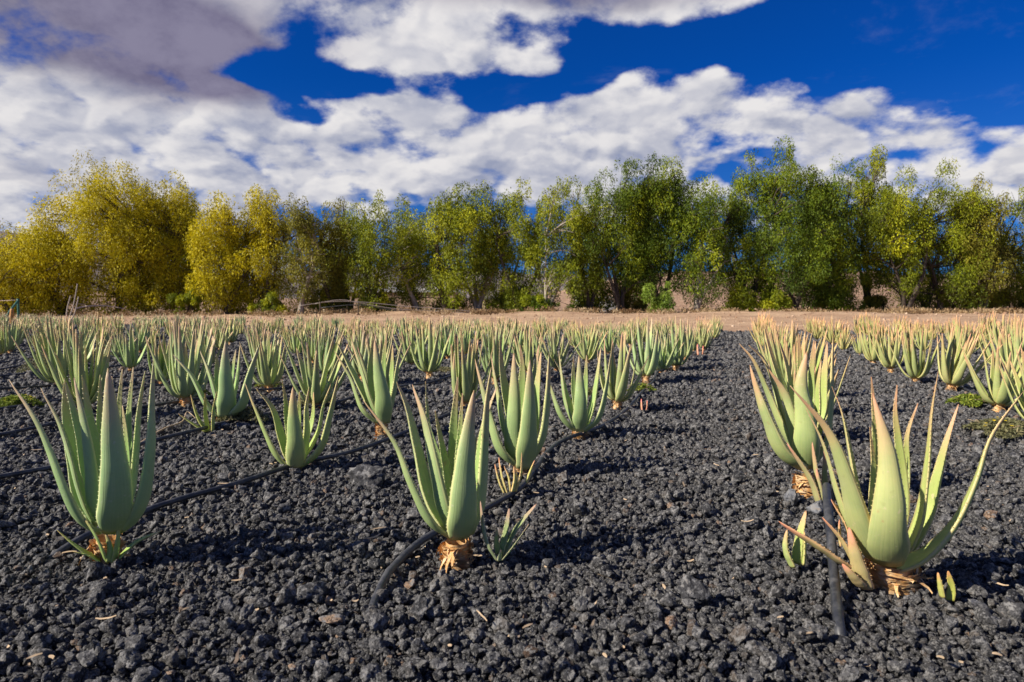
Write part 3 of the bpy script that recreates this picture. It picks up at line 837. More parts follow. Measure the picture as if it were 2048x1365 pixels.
traced('aloe_plant', (1042, 952), (0, 0, 1), [
    ([(1032, 928, -.01), (1002, 895, -.04), (985, 842, -.05), (965, 770, -.06), (950, 718, -.06)], 28, .2),
    ([(1036, 915, 0), (1012, 850, .0), (1000, 790, .0), (983, 712, 0)], 30, 0),
    ([(1036, 925, -.01), (1026, 870, -.04), (1029, 800, -.05), (1028, 706, -.05)], 42, 0),
    ([(1048, 934, -.03), (1055, 880, -.07), (1058, 815, -.08), (1060, 720, -.07)], 46, 0),
    ([(1050, 910, .02), (1068, 850, .04), (1073, 780, .05), (1082, 704, .05)], 26, 0),
    ([(1056, 925, -.01), (1082, 870, -.02), (1093, 790, -.02), (1098, 708, -.02)], 28, .2),
    ([(1044, 900, .03), (1040, 820, .08), (1045, 740, .09), (1040, 690, .09)], 30, 0),
    ([(1044, 900, .05), (1020, 820, .1), (1005, 740, .11), (1000, 680, .11)], 28, 0),
    ([(1048, 900, .05), (1060, 820, .1), (1070, 740, .11), (1078, 690, .11)], 26, 0),
], (0.034, 0.075), 'second aloe left of the gravel lane, cream sprouts at its foot and hose curving past', 'aloe plant', GRP, (1.0, 1.02, .92))
traced('aloe_sprout', (1018, 992), (0, 0, 1), [
    ([(1010, 992, 0), (1000, 968, 0), (990, 935, 0)], 11), ([(1016, 992, 0), (1006, 960, 0), (998, 922, 0)], 12), ([(1022, 990, 0), (1019, 962, 0), (1008, 938, 0)], 11),
    ([(1030, 988, 0), (1040, 952, 0), (1043, 912, 0)], 12), ([(1026, 990, -.01), (1030, 965, -.01), (1028, 940, -.01)], 11), ([(1052, 972, .02), (1060, 950, .02), (1069, 928, .02)], 10)],
    None, 'cluster of cream and green sprouts before the second aloe left of the lane', 'aloe sprout', None, (1.45, 1.05, .9), .3)

traced('aloe_plant', (586, 942), CA, [
    ([(1415, 770, -.01), (1345, 690, -.04), (1280, 550, -.05), (1195, 358, -.06)], 52, .2),
    ([(1420, 745, .02), (1375, 620, .04), (1330, 480, .04), (1250, 385, .04)], 42, 0),
    ([(1440, 765, -.03), (1440, 660, -.07), (1430, 530, -.07), (1428, 375, -.06)], 98, 0),
    ([(1470, 740, .0), (1490, 600, -.01), (1490, 480, -.01), (1506, 375, 0)], 50, 0),
    ([(1430, 700, .05), (1400, 540, .09), (1392, 440, .09), (1375, 338, .09)], 36, 0),
    ([(1455, 770, -.01), (1560, 670, -.03), (1605, 520, -.04), (1650, 322, -.04)], 46, .2),
    ([(1460, 740, .02), (1540, 600, .03), (1570, 470, .03), (1612, 362, .03)], 50, 0),
    ([(1460, 700, .05), (1520, 540, .09), (1528, 400, .09)], 40, 0),
    ([(1440, 700, .05), (1455, 540, .1), (1460, 400, .1)], 40, 0),
], (0.028, 0.012), 'small aloe without visible stem touching the hose, between the left and middle ones', 'aloe plant', GRP, (1.05, 1.05, .85))
traced('aloe_plant', (1160, 874), CB, [
    ([(1225, 590, -.01), (1155, 515, -.05), (1110, 400, -.06), (1078, 300, -.06)], 40, .2),
    ([(1225, 570, .01), (1180, 450, .01), (1160, 330, .0), (1140, 200, 0)], 44, 0),
    ([(1240, 585, -.03), (1245, 480, -.08), (1242, 350, -.08), (1238, 222, -.07)], 80, 0),
    ([(1260, 580, .01), (1300, 460, .02), (1325, 320, .02), (1345, 180, .02)], 46, 0),
    ([(1255, 592, -.02), (1330, 520, -.05), (1365, 390, -.06), (1392, 215, -.06)], 46, -.2),
    ([(1250, 540, .05), (1268, 380, .1), (1275, 220, .1)], 42, 0), ([(1240, 540, .05), (1212, 380, .1), (1212, 228, .1)], 38, 0),
    ([(1235, 560, .04), (1180, 420, .08), (1150, 300, .09), (1115, 240, .09)], 36, 0),
], (0.036, 0.05), 'third aloe left of the gravel lane, broad front leaf, hose bending past its foot', 'aloe plant', GRP, (.98, 1.03, .95))
traced('aloe_plant', (763, 872), CB, [
    ([(255, 545, -.01), (185, 470, -.03), (130, 330, -.04), (45, 198, -.05)], 52, .2), ([(270, 530, 0), (225, 420, -.02), (185, 290, -.02), (130, 150, -.01)], 64, 0),
    ([(285, 545, -.03), (285, 440, -.07), (260, 300, -.08), (242, 145, -.07)], 94, 0), ([(295, 530, 0), (330, 400, -.01), (348, 280, -.01), (376, 150, 0)], 46, 0),
    ([(265, 500, .04), (222, 330, .08), (235, 130, .09)], 46, 0), ([(290, 500, .04), (322, 330, .08), (330, 172, .08)], 42, 0),
    ([(280, 480, .04), (285, 280, .09), (300, 110, .1)], 42, 0), ([(255, 520, .02), (180, 380, .04), (110, 250, .05), (60, 160, .06)], 44, 0)],
    (0.026, 0.075), 'aloe on a thin orange stem standing behind the hose, left of the middle foreground one', 'aloe plant', GRP, (1.0, 1.03, .9))
traced('aloe_plant', (448, 853), CA, [
    ([(1075, 515, -.01), (1010, 450, -.03), (940, 320, -.04), (843, 218, -.05)], 54, .2), ([(1085, 510, 0), (1058, 400, -.02), (1020, 290, -.02), (975, 198, -.01)], 58, 0),
    ([(1098, 515, -.03), (1105, 430, -.07), (1098, 300, -.08), (1100, 150, -.07)], 90, 0), ([(1120, 518, -.01), (1180, 450, -.04), (1215, 320, -.05), (1266, 165, -.05)], 54, 0),
    ([(1090, 480, .04), (1062, 340, .08), (1056, 215, .08)], 48, 0), ([(1110, 490, .02), (1148, 350, .04), (1170, 168, .04)], 46, 0),
    ([(1105, 460, .05), (1128, 320, .1), (1150, 195, .1)], 42, 0)],
    (0.03, 0.06), 'aloe left of centre with a low yellow flowering weed at its right side', 'aloe plant', GRP, (.92, 1.03, .98))
traced('aloe_sprout', (415, 867), CA, [
    ([(1008, 604, 0), (965, 530, 0), (930, 425, 0)], 22), ([(1012, 604, 0), (1000, 500, 0), (1000, 418, 0)], 20), ([(1035, 604, 0), (1038, 500, 0), (1056, 408, 0)], 22), ([(1000, 604, 0), (940, 565, 0), (870, 518, 0)], 14)],
    None, 'thin leaved young aloe in front of the plant left of centre with weeds', 'aloe sprout', None, (1.1, 1, .7), .3)

HERO_PX = [(216, 1122), (914, 1118), (1782, 1172), (1614, 990), (1042, 952), (586, 942), (1160, 874), (763, 872), (448, 853)]

# ------------------------------------------------------------------ the rows
PROTO_ARGS = [(1, 16, .21, .46, .050, .076), (2, 18, .25, .44, .055, .070), (3, 14, .17, .49, .065, .078), (4, 17, .28, .43, .045, .072),
              (5, 19, .19, .48, .055, .068), (6, 15, .31, .45, .050, .076), (7, 17, .15, .50, .060, .072)]
listed = [(540, 779), (650, 757), (595, 714), (632, 818), (725, 768), (262, 742), (325, 772), (372, 812), (170, 832), (120, 775), (20, 708), (2, 712),
          (858, 755), (823, 733), (932, 812), (990, 767), (1057, 750), (1114, 744), (1175, 727), (1233, 820), (1293, 766), (1323, 744), (1352, 740),
          (1372, 723), (1388, 704), (1407, 702), (1428, 680), (1687, 704), (1722, 714), (1748, 735), (1782, 747), (1832, 764), (1900, 785), (1996, 820),
          (2086, 866), (1937, 712), (1608, 880), (1592, 830), (1575, 795), (2040, 790), (1760, 690), (210, 700), (160, 735)]
ROWS = [-0.80 - 0.93 * k for k in range(30)] + [0.27, 1.45] + [1.45 + 0.98 * k for k in range(1, 12)]
pos = []
hero_xy = [on_ground(*p) for p in HERO_PX]
for px, py in listed:
    g = on_ground(px, py); pos.append((g.x, g.y))
fixed = pos + [(h.x, h.y) for h in hero_xy]
rr = random.Random(21)
for ui, u in enumerate(ROWS):
    v = rr.uniform(0.0, .9)
    while v < FIELD_END - 0.25:
        uu = u + rr.gauss(0, .05); x, y = xy_of(uu, v); v += rr.uniform(.78, .98)
        if y < 1.6: continue
        px = 1024 + FPX * x / y; py = 615 + FPX * CAM_H / y
        if px < -60 or px > 2110: continue
        if py > 876: continue
        if px < 110 and py > 714: continue
        if 1200 < px < 1700 and py > 690 and u < 1.0 and u > -0.9 and min((a - x) ** 2 + (b - y) ** 2 for a, b in fixed) < .6 ** 2: continue
        if px > 1500 and py > 790: continue
        if y < 9 and min((a - x) ** 2 + (b - y) ** 2 for a, b in fixed) < .62 ** 2: continue
        if min((a - x) ** 2 + (b - y) ** 2 for a, b in fixed) < .40 ** 2: continue
        pos.append((x, y))
pos.sort(key=lambda p: p[1])
ORD = 'first second third fourth fifth sixth seventh eighth ninth tenth eleventh twelfth thirteenth fourteenth fifteenth sixteenth seventeenth eighteenth nineteenth twentieth'.split()
ORD += ['twenty-' + w for w in ORD[:9]] + ['thirtieth'] + ['thirty-' + w for w in ORD[:9]]
row_count = {}


def row_name(x, y):
    u, v = uv_of(x, y); k = min(range(len(ROWS)), key=lambda q: abs(ROWS[q] - u))
    row_count[k] = row_count.get(k, 0) + 1
    side, n = ('left', k) if k < 30 else ('right', k - 30)
    return side, n, row_count[k]


for h in hero_xy: row_name(h.x, h.y)
protos = [make_generic(*a) for a in PROTO_ARGS]
used = [False] * len(protos)
low = [merged_rosette('aloe_plant', *a) for a in PROTO_ARGS]
N_IND = 290
pr = random.Random(5)
looks_near = ['green', 'grey green', 'pale green', 'bluish green', 'light green']
for k, (x, y) in enumerate(pos[:N_IND]):
    q = pr.randrange(len(protos)); s = pr.uniform(0.84, 1.05); z = float(gz(x, y)); rz = pr.uniform(0, 6.28)
    side, n, i = row_name(x, y); u, _ = uv_of(x, y)
    tone = (1.0 + pr.uniform(-.06, .10), 1.0 + pr.uniform(-.02, .05), .95 + pr.uniform(-.1, .06))
    if side == 'right': tone = (1.12 + pr.uniform(-.05, .1), 1.0 + pr.uniform(-.03, .03), .82)
    if y < 9.8:
        if not used[q]: o = protos[q]; used[q] = True
        else: o = copy_tree(protos[q])
        tint(o, tone)
    else:
        o = link('aloe_plant', low[q]); o.color = (tone[0] * 1.12, tone[1] * .98, tone[2] * .95, 1)
    s *= 1.04 - (0.30 if side == 'left' else 0.14) * min(1, max(0, (y - 5) / 13))
    o.location = (x, y, z); s *= pr.choice((1, 1, 1, .86, .74)) if y > 8 else .94; o.rotation_euler = (pr.gauss(0, .07), pr.gauss(0, .07), rz); o.scale = (s, s, s * pr.uniform(.95, 1.06))
    col = 'yellowish' if side == 'right' else ('grey green' if q % 2 else 'green')
    how = 'spreading' if q in (1, 3, 5) else 'upright'
    tag(o, f'{how} {col} aloe, {ORD[i - 1]} from the front, {ORD[n]} row {side} of the lane', 'aloe plant', GRP)
for k, p in enumerate(protos):
    if not used[k]:
        for c in list(p.children): bpy.data.objects.remove(c)
        bpy.data.objects.remove(p)
rest = pos[N_IND:]
cl = bpy.data.collections.new('distant_aloe_kinds')
for m in low: cl.objects.link(bpy.data.objects.new('aloe', m))
if rest:
    A = np.array(rest); n = len(A); P = np.stack([A[:, 0], A[:, 1], gz(A[:, 0], A[:, 1])], 1)
    o = scatter('distant_aloes', P, np.stack([np.zeros(n), np.zeros(n), RNG.uniform(0, 6.28, n)], 1), np.repeat(RNG.uniform(.66, .86, (n, 1)), 3, 1), RNG.integers(0, len(low), n), cl)
    tag(o, 'distant aloe rows with pinkish leaf tips at the far end of the field')
print('PLANTS', len(pos), 'rest', len(rest), 'near', sum(1 for p in pos if p[1] < 9.8))

# ------------------------------------------------------------------ irrigation hoses
def ghose(pts, lift=0.018):
    return [(p.x, p.y, float(gz(p.x, p.y)) + lift) for p in pts]


def densify(pts, step=0.12):
    out = [pts[0]]
    for a, b in zip(pts, pts[1:]):
        n = max(1, int((b - a).length / step))
        out += [a.lerp(b, (k + 1) / n) for k in range(n)]
    return out


HG = 'black irrigation hoses lying along the aloe rows'
A_px = [(700, 1290), (765, 1178), (790, 1140), (830, 1100), (872, 1074), (940, 1040), (985, 1012), (1040, 985), (1072, 950), (1092, 915), (1130, 888), (1200, 864), (1250, 828), (1280, 798), (1308, 765), (1316, 750), (1345, 738), (1375, 722), (1402, 702), (1425, 685), (1443, 668)]
P = [on_ground(*p) for p in A_px]; P = ghose(P)
P[0] = (P[0][0], P[0][1], -0.03); P[1] = (P[1][0], P[1][1], P[1][2] - .004)
tag(tube('irrigation_hose', P, 0.0098, M_HOSE), 'black hose winding along the left edge of the bare gravel lane', 'hose', HG)
D_px = [(60, 1130), (155, 1092), (290, 1031), (380, 1006), (480, 980), (600, 940), (690, 912), (770, 885), (840, 856), (905, 828), (985, 796), (1060, 770), (1130, 748), (1190, 728), (1255, 706), (1330, 682)]
P = ghose([on_ground(*p) for p in D_px]); P[0] = (P[0][0], P[0][1], -0.03)
tag(tube('irrigation_hose', P, 0.0098, M_HOSE), 'black hose passing behind the large left aloe and the small one near it', 'hose', HG)
# hose end rising beside the lower right plant
g0 = on_ground(1678, 1262); g1 = on_ground(1668, 1150); g2 = on_ground(1655, 1010); g3 = on_ground(1640, 900)
P = [(g0.x, g0.y - .02, -0.03), (g0.x, g0.y, 0.012), at_depth(1668, 1150, 1.52), at_depth(1662, 1075, 1.60), at_depth(1655, 1004, 1.72), (.925, 1.98, .125), (1.075, 2.25, -0.04)]
tag(tube('irrigation_hose', P, 0.0113, M_HOSE, seg=12), 'black hose end arching over gravel beside the big lower right aloe', 'hose', HG)
hr = random.Random(4)
for k in range(2, 16):
    u = ROWS[k] + 0.07; pts = []; vs_ = np.arange(1.0, FIELD_END - .3, .35); ph = hr.uniform(0, 6)
    for v in vs_:
        x, y = xy_of(u + 0.035 * math.sin(v * 1.3 + ph) + 0.02 * math.sin(v * 3.1 + ph), v)
        if y > 1.2 and -(0.95 * y + .6) < x: pts.append(Vector((x, y, 0)))
    if len(pts) < 4: continue
    tag(tube('irrigation_hose', ghose(pts, 0.024), 0.0098, M_HOSE, seg=6, sub=2), f'black hose running along the {ORD[k]} aloe row left of the bare lane', 'hose', HG)
for k in range(31, 34):
    u = ROWS[k] + 0.10; pts = []; ph = hr.uniform(0, 6)
    for v in np.arange(1.0, FIELD_END - .3, .35):
        x, y = xy_of(u + 0.035 * math.sin(v * 1.3 + ph), v)
        if y > 3.9 and x < .95 * y + .6: pts.append(Vector((x, y, 0)))
    tag(tube('irrigation_hose', ghose(pts, 0.020), 0.009, M_HOSE, seg=6, sub=2), f'black hose along the {ORD[k - 30]} aloe row right of the bare lane', 'hose', HG)

# ------------------------------------------------------------------ single stones
def stone(px, py, wpx, mat, label, seed, squash=.75, rough=1.0):
    g = on_ground(px, py); r = .84 * wpx / 2 / (FPX / g.y)
    o = link('lava_rock', rock_mesh('lava_rock', seed, 4, mat, rough, squash)); o.location = (g.x, g.y, float(gz(g.x, g.y)) + r * .45)
    o.scale = (r, r, r); o.rotation_euler = (0, 0, seed); tag(o, label, 'rock')


stone(738, 968, 96, M_LAVA_BIG, 'large dark lava rock between the middle aloe and the small left one', 3)
stone(1062, 1312, 46, M_RUST, 'rusty brown lump of lava at the bottom centre', 5)
stone(300, 1350, 44, M_GREYST, 'smooth blue grey stone at the bottom edge, left part', 8, .7, .4)
stone(340, 1345, 26, M_TANST, 'small pale tan stone beside the smooth grey one at the bottom left', 9, .6, .5)
stone(584, 1332, 26, M_TANST, 'small pale pinkish stone alone at the bottom edge', 12, .6, .5)
stone(662, 1252, 52, M_TANST, 'flat tan streaked stone in the lower middle gravel', 14, .45, .8)
stone(1636, 1030, 62, M_GREYST, 'rounded grey stone left of the upright hose end', 17, .7, .6)
stone(1580, 1008, 44, M_GREYST, 'grey stone below the straw scales of the pale right aloe', 19, 1.0, .5)
stone(625, 1192, 74, M_LAVA_BIG, 'broad dark lava rock left of the buried hose end', 23, .6)
stone(1975, 1250, 60, M_LAVA_BIG, 'cracked dark lava rock in the lower right corner area', 25, .6)
stone(120, 1120, 40, M_RUST, 'brown lump of lava at the left end of the hose by the big left aloe', 27, .8)
stone(880, 1260, 36, M_LAVA_BIG, 'dark rounded lava rock below the buried hose end', 29, .9)
stone(1700, 1225, 20, M_RUST, 'tiny orange lava lump just right of the hose end', 31, .7)

# ------------------------------------------------------------------ dry litter
def litter():
    V, F = [], []; rnd = random.Random(9)
    spots = [(rnd.uniform(0, 2048), 700 + 665 * rnd.random() ** 1.3) for _ in range(260)] + [(rnd.gauss(490, 60), rnd.gauss(915, 50)) for _ in range(14)] + [(660, 972), (690, 968), (430, 885), (500, 930), (520, 905), (450, 985), (30, 990), (95, 1085), (105, 1080), (1445, 945), (240, 1100)]
    for px, py in HERO_PX: spots += [(rnd.gauss(px, 45), rnd.gauss(py, 12)) for _ in range(9)]
    for px, py in spots:
        if py < 690: continue
        g = on_ground(px, py); a = rnd.uniform(0, 6.28); d = Vector((math.cos(a), math.sin(a), rnd.uniform(-.15, .25))); s = Vector((-d.y, d.x, 0)); ln = min(.024, rnd.uniform(.003, .012) * math.exp(rnd.gauss(0, .5))); w = rnd.uniform(.0012, .0035)
        z = float(gz(g.x, g.y)) + .022; c = Vector((g.x, g.y, z)); i0 = len(V); cu = rnd.uniform(-.2, .35)
        for k in range(5):
            f = k / 4 * 2 - 1; p = c + d * ln * f + Vector((0, 0, cu * ln * (f * f))) + s * rnd.uniform(-.001, .001); ww = w * (1 - f * f * .8)
            V.append(p - s * ww); V.append(p + s * ww + Vector((0, 0, .002)))
        for k in range(4): F.append((i0 + 2 * k, i0 + 2 * k + 2, i0 + 2 * k + 3, i0 + 2 * k + 1))
    o = link('dry_leaf_litter', mesh_np('dry_leaf_litter', V, F, mat=M_STRAW)); tag(o, 'straw coloured scraps of dry leaf on the black gravel', kind='stuff')


litter()
g = [on_ground(*p) for p in [(282, 900), (310, 880), (335, 868), (365, 857), (375, 845), (392, 850)]]
P = [(p.x, p.y, float(gz(p.x, p.y)) + .03) for p in g]; P[-2] = (P[-2][0], P[-2][1], .06)
tag(tube('dry_stalk', P, [.004, .005, .004, .004, .003, .001], M_STRAW, seg=6), 'curled straw coloured stalk on gravel right of the large left aloe', 'stalk')

# ------------------------------------------------------------------ weeds
def weed(px, py, wpx, hm, mat, nfl, label, seed, n=900, leaf=0.012):
    g = on_ground(px, py); root = empty('flowering_weed' if nfl else 'weed', (g.x, g.y, float(gz(g.x, g.y)) + .012)); hm *= 1.35; rx = wpx / 2 / (FPX / g.y); r = np.random.default_rng(seed)
    a = r.uniform(0, 6.28, n); q = np.sqrt(r.uniform(0, 1, n)) * (0.75 + .3 * np.sin(a * 3 + seed)); x = np.cos(a) * q * rx; y = np.sin(a) * q * rx * 0.8
    z = (0.01 + hm * (1 - q ** 2) * r.uniform(0.1, 1, n)); C = np.stack([x, y, z], 1)
    d = r.normal(0, 1, (n, 3)); d[:, 2] = np.abs(d[:, 2]) * .8; d /= np.linalg.norm(d, axis=1)[:, None]
    s = np.cross(d, r.normal(0, 1, (n, 3))); s /= np.linalg.norm(s, axis=1)[:, None]; L = leaf * r.uniform(.6, 1.5, (n, 1)); W = L * .28
    V = np.stack([C - d * L, C + s * W, C + d * L, C - s * W], 1).reshape(-1, 3); F = np.arange(n * 4).reshape(n, 4)
    tone = np.clip(r.normal(.5, .25, n), 0, 1)
    link('foliage', mesh_np('foliage', V, F, smooth=False, attrs={'tone': tone}, mat=mat), parent=root)
    stv = []
    for k in range(14):
        a = r.uniform(0, 6.28); e = Vector((math.cos(a) * rx * .8, math.sin(a) * rx * .6, hm * r.uniform(.3, 1)))
        stv.append(tube('_raw', [(0, 0, -.01), e * .5 + Vector((0, 0, .01)), e], .0012, WEED_DRY, seg=4, sub=2))
    link('stems', join_raw('stems', stv, M_STRAW), parent=root)
    for k in range(nfl):
        a = r.uniform(0, 6.28); q = r.uniform(0, .9); c = Vector((math.cos(a) * q * rx, math.sin(a) * q * rx * .7, hm * r.uniform(.6, 1.15))); V, F = [], []
        for j in range(8):
            b = j * .785; d0 = Vector((math.cos(b), math.sin(b), .25)); s0 = Vector((-math.sin(b), math.cos(b), 0)); i0 = len(V)
            V += [c, c + d0 * .005 + s0 * .0025, c + d0 * .009, c + d0 * .005 - s0 * .0025]; F.append((i0, i0 + 1, i0 + 2, i0 + 3))
        link('flower', mesh_np('flower', V, F, mat=YELLOW), parent=root)
    tag(root, label, 'weed', 'low weeds growing between the aloes')


weed(35, 812, 100, .05, WEED, 10, 'bright yellow green weed mat on a hose at the left edge', 1, 1800)
weed(100, 750, 120, .13, WEED_DRY, 4, 'dull grey green weed bush left of the crowded left aloes', 2, 1800)
weed(490, 852, 110, .05, WEED_DRY, 9, 'low weed with yellow flowers at the foot of the aloe left of centre', 3, 1300)
weed(640, 812, 90, .06, WEED_DRY, 7, 'small yellow flowering weed behind the small left aloe', 4, 1000)
weed(540, 772, 60, .05, WEED, 0, 'low green weed behind the upright aloe left of centre', 5, 700)
weed(385, 800, 70, .08, WEED, 0, 'fresh green weed tucked between two left aloes', 6, 900)
weed(1938, 812, 84, .045, WEED, 2, 'bright green leafy weed mat near the right edge', 7, 1300, .015)
weed(2010, 872, 170, .05, WEED_DRY, 16, 'spreading dull weed with yellow flowers at the right edge', 8, 2600)
weed(1282, 786, 66, .04, WEED, 0, 'thin green weed beside the hose on the lane edge', 9, 500)
weed(1178, 800, 50, .04, WEED_DRY, 0, 'dry weed between the third and fourth aloes left of the lane', 10, 400)
weed(890, 745, 46, .04, WEED_DRY, 0, 'small dark weed behind the middle row aloes', 11, 400)

# tiny pink sprouts on the lane
for q, (px, py) in enumerate([(1288, 824), (1400, 712)]):
    traced('aloe_sprout', (px, py), (0, 0, 1), [([(px - 3, py, 0), (px - 4, py - 10, 0), (px - 5, py - 22, 0)], 5), ([(px + 3, py, 0), (px + 5, py - 9, 0), (px + 6, py - 19, 0)], 5)], None,
           ['tiny pink sprout alone in the lane near the hose bend', 'tiny pink sprout on the lane far along the hose'][q], 'aloe sprout', None, (1.9, .8, 1.1), .4)

# ------------------------------------------------------------------ dry flower stalks, fence post, far hoses
def gd(px, Y): return 1024, 0


b0 = on_ground(132, 676); root = empty('dry_flower_stalks', b0)
for k, path in enumerate([[(131, 676), (132, 650), (134, 620), (141, 592)], [(132, 676), (136, 645), (147, 610), (155, 568)], [(133, 676), (138, 648), (149, 628), (157, 594)]]):
    P = [at_depth(x, y, b0.y) - b0 for x, y in path]
    tube('stalk', P, [.014, .013, .011, .009], M_TWIG, seg=6, parent=root)
tag(root, 'three pale bare flower stalks rising above the far left aloe rows', 'flower stalks')

Yp = 27.5; zg = float(dirt_z(np.array(-20.0), np.array(Yp))); top = at_depth(36, 598, Yp); root = empty('fence_post', (top.x, Yp, zg))
T0 = Vector((top.x, Yp, zg))
tube('post', [Vector((0, 0, -.1)), Vector((0, 0, (top.z - zg) / 2)), Vector((0, 0, top.z - zg))], .045, M_GREENPAINT, seg=8, parent=root)
bt = at_depth(2, 652, Yp - 1.0) - T0; tube('brace', [bt, (bt + Vector((0, 0, top.z - zg))) / 2 + Vector((0, 0, .02)), Vector((0, 0, top.z - zg - .08))], .04, M_GREENPAINT, seg=8, parent=root)
tube('wire', [Vector((0, 0, top.z - zg - .05)), Vector((-2.5, .8, top.z - zg - .10)), Vector((-6, 2, top.z - zg - .02))], .012, M_TWIG, seg=5, parent=root)
tag(root, 'green painted fence corner post with slanting brace at the left edge', 'fence post')
root = empty('marker_stake', (at_depth(24, 650, 26).x, 26, -.03)); tube('stake', [(0, 0, -.05), (0, 0, .3), (.02, 0, .62)], [.07, .08, .05], mat_flat('orange_plastic', (.6, .28, .08)), seg=8, parent=root)
tag(root, 'short orange brown stake beside the green fence post', 'stake')

TREE_Y = 44.0
def far_pt(px, py, Y=TREE_Y): return at_depth(px, py, Y)


for px, lab in ((717, 'short'), (835, 'low')): pass
root = empty('pipe_bundle', (far_pt(800, 620, 41).x, 41, 0))
r0 = root.location.copy()
for dz, path in ((0, [(630, 608), (680, 600), (717, 606), (790, 618), (860, 622), (935, 626)]), (1, [(600, 612), (660, 604), (717, 604), (800, 612), (880, 618), (960, 624)]), (2, [(640, 616), (717, 610), (780, 620), (850, 625)])):
    tube('pipe', [far_pt(x, y, 41 + dz * .3) - r0 for x, y in path], .022, mat_flat('grey_pipe', (.24, .20, .18)) if dz < 2 else M_HOSE, seg=6, parent=root)
for x in (640, 717): tube('support_post', [far_pt(x, 632, 41) - r0, far_pt(x, 604, 41) - r0], .04, M_BARK_D, seg=6, parent=root, sub=1)
tag(root, 'grey pipes sagging over short posts below the trees left of centre', 'pipes')
root = empty('fallen_branch', (far_pt(180, 615, 42).x, 42, .2)); r0 = root.location.copy()
tube('branch', [far_pt(x, y, 42) - r0 for x, y in [(150, 618), (175, 613), (210, 612), (250, 618)]], [.06, .06, .04, .02], M_TWIG, seg=6, parent=root)
tube('twig', [far_pt(x, y, 42) - r0 for x, y in [(175, 613), (165, 609), (155, 608)]], [.03, .02, .01], M_TWIG, seg=5, parent=root)
tag(root, 'pale fallen branch lying under the flare-tinted trees at left', 'branch')

# ------------------------------------------------------------------ hills, greenhouse
def hill(name, px0, px1, Y0, depth, prof, mat, n=140, jag=.6):
    """ridge from px0..px1 at distance Y0+depth; prof(px)->py of its crest"""
    V = []; m = 14; Yc = Y0 + depth
    for j in range(m + 1):
        f = j / m; Yj = Y0 + depth * f * 1.6
        for k in range(n + 1):
            px = px0 + (px1 - px0) * k / n; zc = at_depth(px, prof(px), Yc).z; h = math.sin(min(1, f / .625) * math.pi / 2) if f < .625 else math.cos((f - .625) / .375 * math.pi / 2)
            X = (px - 1024) / FPX * Yc; nz = mnoise.noise(Vector((X * .09, Yj * .09, 3))) + .5 * mnoise.noise(Vector((X * .3, Yj * .3, 7)))
            V.append((X, Yj, -.3 + (zc + .3) * h + nz * jag * h))
    F = [(j * (n + 1) + k, j * (n + 1) + k + 1, (j + 1) * (n + 1) + k + 1, (j + 1) * (n + 1) + k) for j in range(m) for k in range(n)]
    o = link(name, mesh_np(name, V, F, mat=mat)); o['kind'] = 'structure'; return o


hill('hillside', -400, 2500, 70, 40, lambda p: 592 - 44 * (1 / (1 + math.exp(-(p - 1230) / 60))) - 8 * math.sin(p / 170) + 10 * math.sin(p / 71) * .5, M_HILL)
hill('mountains', -900, 3000, 700, 500, lambda p: 560 - 100 * math.exp(-((p + 60) / 300) ** 2) - 26 * math.exp(-((p - 760) / 160) ** 2) - 8 * math.sin(p / 130), M_MOUNT, jag=9)

g0 = far_pt(690, 590, 66); g1 = far_pt(912, 590, 66); root = empty('greenhouse', ((g0.x + g1.x) / 2, 66, 0)); hw = (g1.x - g0.x) / 2
def box(name, x0, x1, y0, y1, z0, z1, mat, parent):
    V = [(x, y, z) for z in (z0, z1) for y in (y0, y1) for x in (x0, x1)]
    F = [(0, 2, 3, 1), (4, 5, 7, 6), (0, 1, 5, 4), (2, 6, 7, 3), (0, 4, 6, 2), (1, 3, 7, 5)]
    return link(name, mesh_np(name, V, F, smooth=False, mat=mat), parent=parent)


box('wall', -hw, hw, 0, 6, -.5, 2.1, mat_flat('earth_wall', (.42, .30, .22)), root)
V = []; nb = 4
for b in range(nb):
    x0 = -hw - .2 + (2 * hw + .4) * b / nb; x1 = -hw - .2 + (2 * hw + .4) * (b + 1) / nb - .06
    rv, rf = [], []
    for k in range(9):
        a = math.pi * k / 8; x = (x0 + x1) / 2 - math.cos(a) * (x1 - x0) / 2; z = 2.1 + math.sin(a) * .55
        rv += [(x, -.2, z), (x, 6.2, z)]
    rf = [(2 * k, 2 * k + 2, 2 * k + 3, 2 * k + 1) for k in range(8)] + [tuple(range(0, 18, 2))]
    link('roof_vault', mesh_np('roof_vault', rv, rf, smooth=False, mat=M_WHITE), parent=root)
tag(root, 'low white roofed greenhouse seen through the trunks left of centre', 'greenhouse')
g = far_pt(1195, 592, 64); root = empty('farm_shed', (g.x, 64, 0))
box('wall', -1.8, 1.8, 0, 3, -.3, 1.5, M_WHITE, root); box('roof', -2, 2, -.2, 3.2, 1.5, 1.65, mat_flat('grey_sheet', (.3, .3, .31)), root)
tag(root, 'small white shed behind the tree trunks right of centre', 'shed')

